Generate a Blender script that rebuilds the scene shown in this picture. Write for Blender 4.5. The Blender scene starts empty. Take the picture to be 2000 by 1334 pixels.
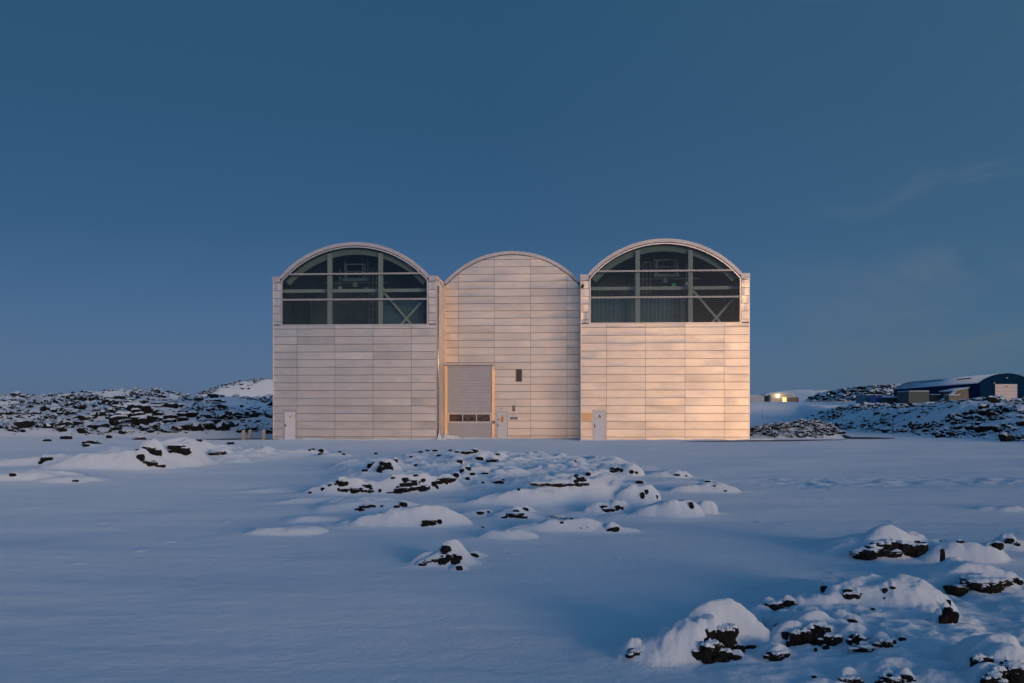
import bpy, bmesh, math, random
import numpy as np
from mathutils import Vector

scene = bpy.context.scene
COL = scene.collection
R = math.radians
rng = np.random.RandomState(7)
random.seed(7)

# ------------------------------------------------------------------ camera
CAM_H = 1.75
F = 2000.0            # focal length in photo pixels (photo is 2000 wide)
HOR = 815.0           # horizon row in the photo
cd = bpy.data.cameras.new('camera')
cam = bpy.data.objects.new('camera', cd)
COL.objects.link(cam)
cam.location = (0, 0, CAM_H)
cam.rotation_euler = (R(90), 0, 0)
cd.sensor_width = 36
cd.lens = 36.0
cd.shift_y = (HOR - 667.0) / 2000.0
cd.clip_start = 0.1
cd.clip_end = 12000
scene.camera = cam

# ------------------------------------------------------------------ world
SUN_AZ = 27.0         # degrees to the right of straight behind the camera
SUN_EL = 2.2
sdx, sdy = math.sin(R(SUN_AZ)), -math.cos(R(SUN_AZ))
world = bpy.data.worlds.new("World")
scene.world = world
world.use_nodes = True
wt = world.node_tree
wt.nodes.clear()

def N(t, kind, **kw):
    n = t.nodes.new(kind)
    for k, v in kw.items():
        setattr(n, k, v)
    return n

def MATH(t, op, a, b=None, clamp=False):
    n = t.nodes.new('ShaderNodeMath'); n.operation = op; n.use_clamp = clamp
    for i, v in enumerate((a, b)):
        if v is None: continue
        if isinstance(v, (int, float)): n.inputs[i].default_value = v
        else: t.links.new(v, n.inputs[i])
    return n.outputs[0]

def MIXC(t, fac, a, b, blend='MIX'):
    n = t.nodes.new('ShaderNodeMix'); n.data_type = 'RGBA'; n.blend_type = blend
    for idx, v in ((0, fac), (6, a), (7, b)):
        if isinstance(v, (int, float)): n.inputs[idx].default_value = v
        elif isinstance(v, tuple): n.inputs[idx].default_value = (*v, 1) if len(v) == 3 else v
        else: t.links.new(v, n.inputs[idx])
    return n.outputs[2]

def RAMP(t, fac, stops, interp='LINEAR'):
    n = t.nodes.new('ShaderNodeValToRGB'); n.color_ramp.interpolation = interp
    cr = n.color_ramp
    while len(cr.elements) < len(stops): cr.elements.new(0.5)
    for e, (p, c) in zip(cr.elements, stops):
        e.position = p
        e.color = (*c, 1) if len(c) == 3 else c
    t.links.new(fac, n.inputs[0])
    return n.outputs[0]

def NOISE(t, vec, scale, detail=3, rough=0.5, dist=0.0):
    n = t.nodes.new('ShaderNodeTexNoise')
    n.inputs['Scale'].default_value = scale
    n.inputs['Detail'].default_value = detail
    n.inputs['Roughness'].default_value = rough
    n.inputs['Distortion'].default_value = dist
    if vec is not None: t.links.new(vec, n.inputs['Vector'])
    return n.outputs[0]

def s2l(r, g, b):
    f = lambda c: ((c/255.0 + 0.055)/1.055)**2.4 if c > 10.3 else c/255.0/12.92
    return (f(r), f(g), f(b))

tc = N(wt, 'ShaderNodeTexCoord')
nrm = N(wt, 'ShaderNodeVectorMath', operation='NORMALIZE')
wt.links.new(tc.outputs['Generated'], nrm.inputs[0])
sep = N(wt, 'ShaderNodeSeparateXYZ')
wt.links.new(nrm.outputs[0], sep.inputs[0])
X, Y, Z = sep.outputs
# blue dusk gradient by height above the horizon
base = RAMP(wt, MATH(wt, 'MAXIMUM', Z, 0.0), [
    (0.0, (.064, .136, .270)), (0.037, (.060, .130, .272)), (0.0564, (.056, .122, .264)), (0.107, (.045, .096, .226)),
    (0.171, (.027, .071, .161)), (0.279, (.0195, .060, .124)), (0.37, (.019, .063, .122)), (1.0, (.015, .043, .096))])
# greener and paler to the right, as in the photograph
rt = MATH(wt, 'MULTIPLY', MATH(wt, 'ADD', X, 0.02), 1.9, clamp=True)
base = MIXC(wt, MATH(wt, 'MULTIPLY', rt, 0.6), base, (.047, .112, .175))
# thin cloud wisps on the right
mp = N(wt, 'ShaderNodeMapping'); mp.inputs['Scale'].default_value = (2.2, 2.2, 7.0)
mp.inputs['Rotation'].default_value = (0.0, 0.35, 0.0)
wt.links.new(nrm.outputs[0], mp.inputs[0])
cn = NOISE(wt, mp.outputs[0], 1.7, 6, 0.6, 0.4)
cm = RAMP(wt, cn, [(0.49, (0, 0, 0)), (0.70, (1, 1, 1))], 'EASE')
wisp = MATH(wt, 'MULTIPLY', MATH(wt, 'MULTIPLY', MATH(wt, 'MULTIPLY', MATH(wt, 'SUBTRACT', X, 0.22), 6.0, clamp=True), cm), 0.75)
base = MIXC(wt, wisp, base, (.085, .125, .19))
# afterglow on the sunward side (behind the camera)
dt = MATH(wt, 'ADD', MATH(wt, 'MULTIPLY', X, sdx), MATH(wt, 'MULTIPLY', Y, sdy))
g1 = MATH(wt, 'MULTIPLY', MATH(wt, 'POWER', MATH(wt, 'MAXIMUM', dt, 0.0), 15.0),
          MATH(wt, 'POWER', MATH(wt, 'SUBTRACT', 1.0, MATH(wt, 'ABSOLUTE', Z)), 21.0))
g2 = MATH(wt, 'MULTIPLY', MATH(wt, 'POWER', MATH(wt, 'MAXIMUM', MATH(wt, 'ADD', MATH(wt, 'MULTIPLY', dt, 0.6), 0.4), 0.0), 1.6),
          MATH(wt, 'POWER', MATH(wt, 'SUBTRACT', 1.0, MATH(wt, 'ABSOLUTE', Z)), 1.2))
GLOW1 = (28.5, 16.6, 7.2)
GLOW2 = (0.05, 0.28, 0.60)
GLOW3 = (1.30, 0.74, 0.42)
def scalec(fac, c):
    v = N(wt, 'ShaderNodeVectorMath', operation='SCALE'); v.inputs[0].default_value = c
    wt.links.new(fac, v.inputs[3]); return v.outputs[0]
def addv(a, b):
    v = N(wt, 'ShaderNodeVectorMath', operation='ADD'); wt.links.new(a, v.inputs[0]); wt.links.new(b, v.inputs[1]); return v.outputs[0]
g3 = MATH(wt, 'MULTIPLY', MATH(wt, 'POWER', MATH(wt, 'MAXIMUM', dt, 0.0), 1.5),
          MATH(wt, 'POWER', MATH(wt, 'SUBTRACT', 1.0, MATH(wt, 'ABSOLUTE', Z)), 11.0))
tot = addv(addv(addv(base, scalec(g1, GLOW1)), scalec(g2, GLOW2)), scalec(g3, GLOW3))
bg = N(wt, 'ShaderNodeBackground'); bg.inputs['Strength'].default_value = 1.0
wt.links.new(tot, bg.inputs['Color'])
sky = N(wt, 'ShaderNodeTexSky'); sky.sky_type = 'NISHITA'; sky.sun_disc = False
sky.sun_elevation = R(SUN_EL); sky.sun_rotation = math.atan2(sdx, sdy)
sky.ozone_density = 4.0; sky.air_density = 1.0; sky.dust_density = 0.5
bg2 = N(wt, 'ShaderNodeBackground'); bg2.inputs['Strength'].default_value = 0.05
wt.links.new(sky.outputs[0], bg2.inputs['Color'])
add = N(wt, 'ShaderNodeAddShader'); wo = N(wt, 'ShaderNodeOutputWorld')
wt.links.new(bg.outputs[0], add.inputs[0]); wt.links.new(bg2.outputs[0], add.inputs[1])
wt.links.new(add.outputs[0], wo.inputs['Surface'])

# ------------------------------------------------------------------ sun
sl = bpy.data.lights.new('sun', 'SUN')
sun = bpy.data.objects.new('sun', sl); COL.objects.link(sun)
sl.energy = 0.82
sl.angle = R(17)
sl.color = (1.0, 0.72, 0.51)
sv = Vector((sdx*math.cos(R(SUN_EL)), sdy*math.cos(R(SUN_EL)), math.sin(R(SUN_EL))))
sun.rotation_euler = sv.to_track_quat('Z', 'Y').to_euler()

scene.view_settings.view_transform = 'Standard'
scene.view_settings.look = 'None'
scene.view_settings.exposure = -0.12
scene.view_settings.gamma = 1.0

# ------------------------------------------------------------------ helpers
def tag(o, label=None, cat=None, group=None, kind=None):
    if label: o['label'] = label
    if cat: o['category'] = cat
    if group: o['group'] = group
    if kind: o['kind'] = kind
    return o

def empty(name, loc=(0, 0, 0), rz=0.0):
    o = bpy.data.objects.new(name, None); COL.objects.link(o)
    o.location = loc; o.rotation_euler = (0, 0, rz); o.empty_display_size = 0.3
    return o

def mesh_np(name, V, Fc, mat, parent=None, smooth=False, attrs=None):
    V = np.asarray(V, dtype=np.float32); Fc = np.asarray(Fc, dtype=np.int32)
    me = bpy.data.meshes.new(name)
    n = Fc.shape[1]
    me.vertices.add(len(V)); me.vertices.foreach_set('co', V.ravel())
    me.loops.add(Fc.size); me.loops.foreach_set('vertex_index', Fc.ravel())
    me.polygons.add(len(Fc))
    me.polygons.foreach_set('loop_start', np.arange(0, Fc.size, n, dtype=np.int32))
    if smooth:
        me.polygons.foreach_set('use_smooth', np.ones(len(Fc), dtype=bool))
    else:
        me.polygons.foreach_set('use_smooth', np.zeros(len(Fc), dtype=bool))
    me.update(calc_edges=True)
    if attrs:
        for k, v in attrs.items():
            a = me.attributes.new(k, 'FLOAT', 'POINT'); a.data.foreach_set('value', np.asarray(v, np.float32))
    me.materials.append(mat)
    o = bpy.data.objects.new(name, me); COL.objects.link(o)
    if parent: o.parent = parent
    return o

class MB:
    """collects boxes, bars, tubes into one mesh"""
    def __init__(s): s.v = []; s.f = []; s.t = []
    def add(s, vs, fs, tone=0.5):
        b = len(s.v); s.v += [tuple(v) for v in vs]; s.f += [tuple(b+i for i in f) for f in fs]
        s.t += [tone]*len(vs)
    def box(s, x0, x1, y0, y1, z0, z1, tone=0.5):
        s.add([(x0,y0,z0),(x1,y0,z0),(x1,y1,z0),(x0,y1,z0),(x0,y0,z1),(x1,y0,z1),(x1,y1,z1),(x0,y1,z1)],
              [(0,3,2,1),(4,5,6,7),(0,1,5,4),(1,2,6,5),(2,3,7,6),(3,0,4,7)], tone)
    def bar(s, a, b, w, d=None):
        a = Vector(a); b = Vector(b); d = d or w
        t = (b-a).normalized(); up = Vector((0,1,0)) if abs(t.y) < 0.9 else Vector((0,0,1))
        p = t.cross(up).normalized()*(w/2); q = t.cross(p).normalized()*(d/2)
        vs = [e+m*p+n*q for e in (a,b) for m,n in ((-1,-1),(1,-1),(1,1),(-1,1))]
        s.add(vs, [(0,1,2,3),(7,6,5,4),(0,4,5,1),(1,5,6,2),(2,6,7,3),(3,7,4,0)])
    def tube(s, a, b, r0, r1=None, n=12, cap=True):
        a = Vector(a); b = Vector(b); r1 = r0 if r1 is None else r1
        t = (b-a).normalized(); up = Vector((0,0,1)) if abs(t.z) < 0.9 else Vector((1,0,0))
        p = t.cross(up).normalized(); q = t.cross(p)
        vs = [a + (p*math.cos(2*math.pi*i/n)+q*math.sin(2*math.pi*i/n))*r0 for i in range(n)] + \
             [b + (p*math.cos(2*math.pi*i/n)+q*math.sin(2*math.pi*i/n))*r1 for i in range(n)]
        fs = [(i, (i+1)%n, n+(i+1)%n, n+i) for i in range(n)]
        if cap: fs += [tuple(range(n-1,-1,-1)), tuple(range(n, 2*n))]
        s.add(vs, fs)
    def prism(s, pts, y0, y1, tone=0.5):
        """pts: (x,z) outline, extruded along y"""
        n = len(pts)
        vs = [(x,y0,z) for x,z in pts] + [(x,y1,z) for x,z in pts]
        s.add(vs, [tuple(range(n)), tuple(range(2*n-1, n-1, -1))] + [(i, n+i, n+(i+1)%n, (i+1)%n) for i in range(n)], tone)
    def ring(s, cx, cz, r0, r1, a0, a1, y0, y1, n=48):
        """arched band between radii r0<r1, angles in radians from +x"""
        vs = []
        for i in range(n+1):
            a = a0+(a1-a0)*i/n; c, d = math.cos(a), math.sin(a)
            vs += [(cx+r0*c,y0,cz+r0*d),(cx+r1*c,y0,cz+r1*d),(cx+r1*c,y1,cz+r1*d),(cx+r0*c,y1,cz+r0*d)]
        fs = []
        for i in range(n):
            b = 4*i
            for k in range(4):
                fs.append((b+k, b+(k+1)%4, b+4+(k+1)%4, b+4+k))
        fs += [(3,2,1,0), (4*n,4*n+1,4*n+2,4*n+3)]
        s.add(vs, fs)
    def build(s, name, mat, parent=None, smooth=False):
        me = bpy.data.meshes.new(name); me.from_pydata(s.v, [], s.f)
        bm = bmesh.new(); bm.from_mesh(me); bmesh.ops.recalc_face_normals(bm, faces=bm.faces); bm.to_mesh(me); bm.free()
        a = me.attributes.new('tone', 'FLOAT', 'POINT'); a.data.foreach_set('value', s.t)
        if smooth:
            for p in me.polygons: p.use_smooth = True
        me.materials.append(mat)
        o = bpy.data.objects.new(name, me); COL.objects.link(o)
        if parent: o.parent = parent
        return o

# ---- numpy noise
def _h(ix, iy, iz, seed):
    n = (ix.astype(np.int64)*374761393 + iy.astype(np.int64)*668265263 + iz.astype(np.int64)*2147483647*3 + seed*974711) & 0x7fffffff
    n = ((n ^ (n >> 13))*1274126177) & 0x7fffffff
    n = ((n ^ (n >> 16))*668265263) & 0x7fffffff
    return ((n ^ (n >> 15)) & 0xffffff)/float(0xffffff)
def vn2(x, y, seed=0):
    x = np.asarray(x, float); y = np.asarray(y, float)
    ix = np.floor(x); iy = np.floor(y); fx = x-ix; fy = y-iy
    fx = fx*fx*fx*(fx*(fx*6-15)+10); fy = fy*fy*fy*(fy*(fy*6-15)+10)
    z = np.zeros_like(ix)
    a = _h(ix,iy,z,seed); b = _h(ix+1,iy,z,seed); c = _h(ix,iy+1,z,seed); d = _h(ix+1,iy+1,z,seed)
    return (a*(1-fx)+b*fx)*(1-fy)+(c*(1-fx)+d*fx)*fy
def fbm2(x, y, seed=0, oct=4, gain=0.5):
    s = 0; a = 1; t = 0
    for i in range(oct):
        s = s + a*(vn2(x*2**i+17.3*i, y*2**i-9.1*i, seed+i)*2-1); t += a; a *= gain
    return s/t
def vn3(P, seed=0):
    i = np.floor(P); f = P-i; f = f*f*f*(f*(f*6-15)+10)
    r = 0
    for dx in (0,1):
        for dy in (0,1):
            for dz in (0,1):
                w = (f[:,0] if dx else 1-f[:,0])*(f[:,1] if dy else 1-f[:,1])*(f[:,2] if dz else 1-f[:,2])
                r = r + w*_h(i[:,0]+dx, i[:,1]+dy, i[:,2]+dz, seed)
    return r
def fbm3(P, seed=0, oct=4, gain=0.5):
    s = 0; a = 1; t = 0
    for i in range(oct):
        s = s + a*(vn3(P*2**i+13.7*i, seed+i)*2-1); t += a; a *= gain
    return s/t
def sst(a, b, x):
    t = np.clip((x-a)/(b-a), 0, 1); return t*t*(3-2*t)
def ico(sub):
    bm = bmesh.new(); bmesh.ops.create_icosphere(bm, subdivisions=sub, radius=1.0)
    bm.verts.ensure_lookup_table()
    V = np.array([v.co[:] for v in bm.verts]); Fc = np.array([[v.index for v in f.verts] for f in bm.faces]); bm.free()
    return V, Fc

# ------------------------------------------------------------------ materials
def newmat(name):
    m = bpy.data.materials.new(name); m.use_nodes = True
    t = m.node_tree; p = t.nodes['Principled BSDF']
    return m, t, p
def setp(p, **kw):
    for k, v in kw.items():
        p.inputs[k.replace('_', ' ')].default_value = v
def bump(t, p, h, strength, dist, prev=None):
    b = t.nodes.new('ShaderNodeBump'); b.inputs['Strength'].default_value = strength; b.inputs['Distance'].default_value = dist
    t.links.new(h, b.inputs['Height'])
    if prev is not None: t.links.new(prev, b.inputs['Normal'])
    t.links.new(b.outputs[0], p.inputs['Normal']); return b.outputs[0]
def objcoord(t, scale=None):
    c = t.nodes.new('ShaderNodeTexCoord').outputs['Object']
    if scale:
        m = t.nodes.new('ShaderNodeMapping'); m.inputs['Scale'].default_value = scale
        t.links.new(c, m.inputs[0]); return m.outputs[0]
    return c

def simple(name, col, rough=0.6, metal=0.0, nscale=3.0, namt=0.12, bmp=0.0):
    m, t, p = newmat(name)
    c = objcoord(t)
    n = NOISE(t, c, nscale, 4, 0.6)
    lo = tuple(x*(1-namt) for x in col); hi = tuple(min(1, x*(1+namt)) for x in col)
    t.links.new(RAMP(t, n, [(0.3, lo), (0.7, hi)]), p.inputs['Base Color'])
    setp(p, Roughness=rough, Metallic=metal)
    if bmp: bump(t, p, n, bmp, 0.02)
    return m

SNOW = (0.73, 0.82, 0.90)
def snow_nodes(t, c):
    n1 = NOISE(t, c, 0.7, 5, 0.6)
    return RAMP(t, n1, [(0.3, tuple(x*0.955 for x in SNOW)), (0.7, SNOW)])
def rock_nodes(t, c):
    n = NOISE(t, c, 9.0, 6, 0.7)
    return RAMP(t, n, [(0.3, (0.010, 0.010, 0.011)), (0.62, (0.026, 0.024, 0.023)), (0.8, (0.055, 0.048, 0.042))])

# ground: snow, bare lava on steep faces of the lava fields
m_ground, t, p = newmat('snow_ground')
c = objcoord(t)
geo = t.nodes.new('ShaderNodeNewGeometry'); sp = t.nodes.new('ShaderNodeSeparateXYZ'); t.links.new(geo.outputs['Normal'], sp.inputs[0])
at_ = t.nodes.new('ShaderNodeAttribute'); at_.attribute_name = 'lava'
n = NOISE(t, c, 1.3, 6, 0.7)
sl_ = MATH(t, 'ADD', MATH(t, 'SUBTRACT', 1.0, sp.outputs[2]), MATH(t, 'MULTIPLY', MATH(t, 'SUBTRACT', n, 0.5), 0.55))
rk = MATH(t, 'MULTIPLY', MATH(t, 'MULTIPLY', MATH(t, 'SUBTRACT', sl_, 0.17), 14.0, clamp=True), at_.outputs['Fac'], clamp=True)
t.links.new(MIXC(t, rk, snow_nodes(t, c), rock_nodes(t, c)), p.inputs['Base Color'])
setp(p, Roughness=0.75); p.inputs['Specular IOR Level'].default_value = 0.25; p.inputs['Diffuse Roughness'].default_value = 1.0
cs = objcoord(t, (1.1, 2.0, 2.0))
b1 = bump(t, p, NOISE(t, cs, 1.8, 6, 0.6, 0.3), 0.32, 0.05)
b2 = bump(t, p, NOISE(t, c, 16.0, 6, 0.65), 0.5, 0.022, b1)
b3 = bump(t, p, NOISE(t, c, 70.0, 3, 0.7), 0.5, 0.006, b2)

m_snow, t, p = newmat('snow')
c = objcoord(t)
t.links.new(snow_nodes(t, c), p.inputs['Base Color'])
setp(p, Roughness=0.75); p.inputs['Specular IOR Level'].default_value = 0.25; p.inputs['Diffuse Roughness'].default_value = 1.0
bump(t, p, NOISE(t, c, 18.0, 5, 0.6), 0.4, 0.02)

m_rock, t, p = newmat('black_lava')
c = objcoord(t)
t.links.new(rock_nodes(t, c), p.inputs['Base Color'])
setp(p, Roughness=0.92); p.inputs['Specular IOR Level'].default_value = 0.2
b1 = bump(t, p, NOISE(t, c, 14.0, 6, 0.75), 1.0, 0.05)
b2 = bump(t, p, NOISE(t, c, 60.0, 4, 0.7), 0.7, 0.01, b1)

# rubble: black lava with snow lying on the upward faces
m_rubble, t, p = newmat('snowy_lava')
c = objcoord(t)
geo = t.nodes.new('ShaderNodeNewGeometry'); sp = t.nodes.new('ShaderNodeSeparateXYZ'); t.links.new(geo.outputs['Normal'], sp.inputs[0])
n = NOISE(t, c, 2.3, 5, 0.7)
k = MATH(t, 'ADD', sp.outputs[2], MATH(t, 'MULTIPLY', MATH(t, 'SUBTRACT', n, 0.5), 1.3))
sn = MATH(t, 'MULTIPLY', MATH(t, 'SUBTRACT', k, 0.30), 9.0, clamp=True)
t.links.new(MIXC(t, sn, rock_nodes(t, c), snow_nodes(t, c)), p.inputs['Base Color'])
setp(p, Roughness=0.85); p.inputs['Specular IOR Level'].default_value = 0.2
bump(t, p, NOISE(t, c, 7.0, 5, 0.7), 0.8, 0.08)

# aluminium cladding
def cladding(name, col, rough=0.36, metal=0.85, dark=0.80):
    m, t, p = newmat(name)
    c = objcoord(t)
    at = t.nodes.new('ShaderNodeAttribute'); at.attribute_name = 'tone'
    col1 = RAMP(t, at.outputs['Fac'], [(0.0, tuple(x*dark for x in col)), (0.5, tuple(x*0.95 for x in col)), (1.0, tuple(min(1, x*1.06) for x in col))])
    cs = objcoord(t, (0.35, 1, 5.0))
    n = NOISE(t, cs, 2.2, 6, 0.65, 0.3)
    st = RAMP(t, n, [(0.35, (0.86, 0.86, 0.88)), (0.65, (1.0, 1.0, 1.0))])
    n2 = NOISE(t, c, 0.45, 4, 0.6)
    st2 = RAMP(t, n2, [(0.35, (0.90, 0.885, 0.89)), (0.65, (1, 1, 1))])
    t.links.new(MIXC(t, 1.0, MIXC(t, 1.0, col1, st, 'MULTIPLY'), st2, 'MULTIPLY'), p.inputs['Base Color'])
    setp(p, Metallic=metal)
    rr = MATH(t, 'ADD', rough-0.07, MATH(t, 'MULTIPLY', n, 0.16))
    t.links.new(rr, p.inputs['Roughness'])
    return m
m_clad = cladding('aluminium_cladding', (0.86, 0.725, 0.585))
m_trim = cladding('aluminium_trim', (0.80, 0.71, 0.63), 0.32, 0.85)
m_transom = cladding('transom_metal', (0.52, 0.50, 0.49), 0.55, 0.5)
m_glowtint = cladding('glow_tinted_metal', (0.62, 0.43, 0.27), 0.5, 0.85)  # orange base colour paints in the reflected sunset glow
m_fascia = cladding('roof_fascia', (0.66, 0.63, 0.62), 0.5, 0.6)
m_joint = simple('dark_joint', (0.07, 0.05, 0.045), 0.8)
m_door = simple('white_door_paint', (0.72, 0.72, 0.74), 0.45, 0, 2.0, 0.05)
m_doorframe = cladding('door_frame_metal', (0.70, 0.64, 0.60), 0.35, 0.7)
m_shutter = simple('shutter_metal', (0.50, 0.49, 0.54), 0.5, 0.2, 1.2, 0.08)
m_dark = simple('dark_metal', (0.05, 0.05, 0.055), 0.5, 0.3)
m_slat = simple('slat_metal', (0.16, 0.12, 0.10), 0.6, 0.2)
m_grey = simple('grey_metal', (0.30, 0.30, 0.30), 0.5, 0.4)
m_yellow = simple('yellow_sticker', (0.72, 0.38, 0.03), 0.5, 0, 10, 0.1)
m_red = simple('red_sticker', (0.45, 0.05, 0.03), 0.5)
m_white = simple('white_plate', (0.75, 0.72, 0.70), 0.4)
m_navy = simple('navy_plate', (0.035, 0.03, 0.10), 0.4)
m_conc = simple('concrete', (0.42, 0.37, 0.33), 0.85, 0, 12, 0.15, 0.3)
m_asph = simple('asphalt', (0.035, 0.040, 0.048), 0.7, 0, 6, 0.3, 0.4)
m_steel = simple('interior_steel', (0.50, 0.53, 0.52), 0.6, 0.0, 2, 0.08)
m_steel2 = simple('interior_arch_paint', (0.24, 0.29, 0.28), 0.6, 0.0, 2, 0.08)
m_inwall = simple('interior_wall_paint', (0.11, 0.165, 0.20), 0.6, 0.0, 0.4, 0.35)
m_partition = simple('partition_paint', (0.09, 0.19, 0.26), 0.5, 0.0, 0.5, 0.3)
m_infloor = simple('interior_floor', (0.12, 0.12, 0.12), 0.8)
m_navywall = simple('navy_cladding', (0.003, 0.026, 0.070), 0.85, 0.0, 0.6, 0.1)
m_navywall.node_tree.nodes['Principled BSDF'].inputs['Specular IOR Level'].default_value = 0.05
m_tan = simple('beige_door_paint', (0.62, 0.55, 0.52), 0.6, 0, 1.0, 0.06)
m_blue = simple('blue_paint', (0.02, 0.09, 0.35), 0.5, 0, 1, 0.1)
m_teal = simple('teal_paint', (0.07, 0.17, 0.26), 0.6, 0, 1, 0.15)
m_tarp = simple('dark_tarpaulin', (0.03, 0.045, 0.055), 0.8, 0, 1, 0.3)
m_green = simple('grey_green_paint', (0.065, 0.095, 0.095), 0.7, 0, 1, 0.1)
m_beige = simple('beige_paint', (0.17, 0.15, 0.12), 0.7, 0, 1, 0.1)
m_rust = simple('rust_red_paint', (0.22, 0.06, 0.04), 0.7, 0, 1, 0.2)
m_pale = simple('pale_wall', (0.50, 0.50, 0.50), 0.7, 0, 1, 0.06)

def emis(name, col, strength):
    m, t, p = newmat(name); setp(p, Roughness=0.5)
    p.inputs['Base Color'].default_value = (*col, 1)
    p.inputs['Emission Color'].default_value = (*col, 1); p.inputs['Emission Strength'].default_value = strength
    return m
m_lamp = emis('lit_lamp', (1.0, 0.80, 0.40), 14)
m_litwin = emis('lit_window', (1.0, 0.62, 0.22), 1.6)
m_greenlamp = emis('green_lamp', (0.03, 0.3, 0.14), 0.18)
m_inlamp = emis('hall_lamp', (0.4, 0.5, 0.47), 0.06)

m_glass, t, p = newmat('window_glass')
t.nodes.remove(p)
tr = t.nodes.new('ShaderNodeBsdfTransparent'); tr.inputs['Color'].default_value = (0.66, 0.76, 0.76, 1)
gl = t.nodes.new('ShaderNodeBsdfGlossy'); gl.inputs['Roughness'].default_value = 0.06; gl.inputs['Color'].default_value = (0.55, 0.6, 0.62, 1)
fr = t.nodes.new('ShaderNodeFresnel'); fr.inputs['IOR'].default_value = 1.5
mx = t.nodes.new('ShaderNodeMixShader')
t.links.new(fr.outputs[0], mx.inputs[0]); t.links.new(tr.outputs[0], mx.inputs[1]); t.links.new(gl.outputs[0], mx.inputs[2])
t.links.new(mx.outputs[0], t.nodes['Material Output'].inputs['Surface'])

# ------------------------------------------------------------------ terrain height
def g_y(py): return CAM_H*F/(py-HOR)            # distance of flat ground at a photo row
def flat(px, py): d = g_y(py); return (px-1000)/F*d, d

# snow-covered humps: (px centre, row of front foot, row of top, half width px, depth factor)
HUMPS = [
 (575,1046,1024,58,.8),(720,1002,970,92,.7),(640,985,968,60,.6),(835,1032,985,88,.6),(790,1030,1008,90,.5),
 (700,966,930,62,.7),(815,968,921,68,.7),(880,952,925,45,.7),(748,922,897,45,.7),(955,908,879,48,.7),(900,896,882,60,.8),
 (925,942,911,38,.7),(1090,958,928,66,.7),(1040,990,950,90,.6),(1165,985,926,80,.7),(1212,931,904,40,.7),(1312,932,914,40,.8),
 (1395,962,941,55,.7),(1192,1002,972,34,.8),(1240,985,940,36,.7),(1312,1011,964,52,.75),(1372,1004,974,26,.8),(1110,1042,1008,70,.6),
 (1205,1043,1030,40,.6),(1008,1057,1032,48,.7),(1003,1012,996,28,.7),(940,1008,994,30,.7),(880,1112,1076,42,.6),(850,1108,1090,28,.6),
 (255,924,870,150,.5),(350,902,856,90,.5),(150,915,886,95,.5),(420,895,868,50,.6),(88,906,889,40,.8),(60,942,920,70,.6),(150,945,933,60,.6),
 (1300,1306,1244,70,1.0),(1350,1308,1222,60,.9),(1390,1300,1208,46,.8),(1590,1225,1168,70,.7),(1520,1250,1190,60,.7),(1572,1300,1252,62,.7),(1640,1265,1190,40,.7),
 (1768,1226,1134,118,.7),(1690,1215,1160,60,.7),(1730,1097,1049,64,.7),(1800,1092,1050,60,.7),(1900,1105,1058,70,.7),(1866,1134,1092,27,.8),
 (1940,1162,1119,64,.7),(1975,1078,1055,34,.7),
 (600,890,877,30,.8),(660,893,884,25,.8),(1085,912,902,30,.8),(640,1020,1004,60,.7),(560,960,952,60,.7),(1975,998,986,40,.7),(1620,1158,1142,34,.7),
 (1735,1360,1310,50,.8),(1505,1296,1275,34,.7),
]
HB = []
for i, (px, pb, pt, hw, df) in enumerate(HUMPS):
    d0 = g_y(pb); a = hw*d0/F; b = max(a*df, 0.12)
    if pb < 960: b = a*df*1.4
    yc = d0+b
    zt = CAM_H-(pt-HOR)/F*yc
    if zt < 0.04: zt = 0.04
    HB.append(((px-1000)/F*yc, yc, a*1.15, b*1.1, zt, i))

HB += [(3.05, 7.3, 0.85, 1.9, .20, 90), (2.45, 7.0, .85, 1.7, .12, 91), (3.75, 7.9, .5, 1.2, .10, 92), (1.9, 6.1, .8, 1.0, .05, 93)]
SHELF = []   # filled from rocks: (x, y, a, b, z)

def toe(y): return 34+(y-70)*0.155

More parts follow.
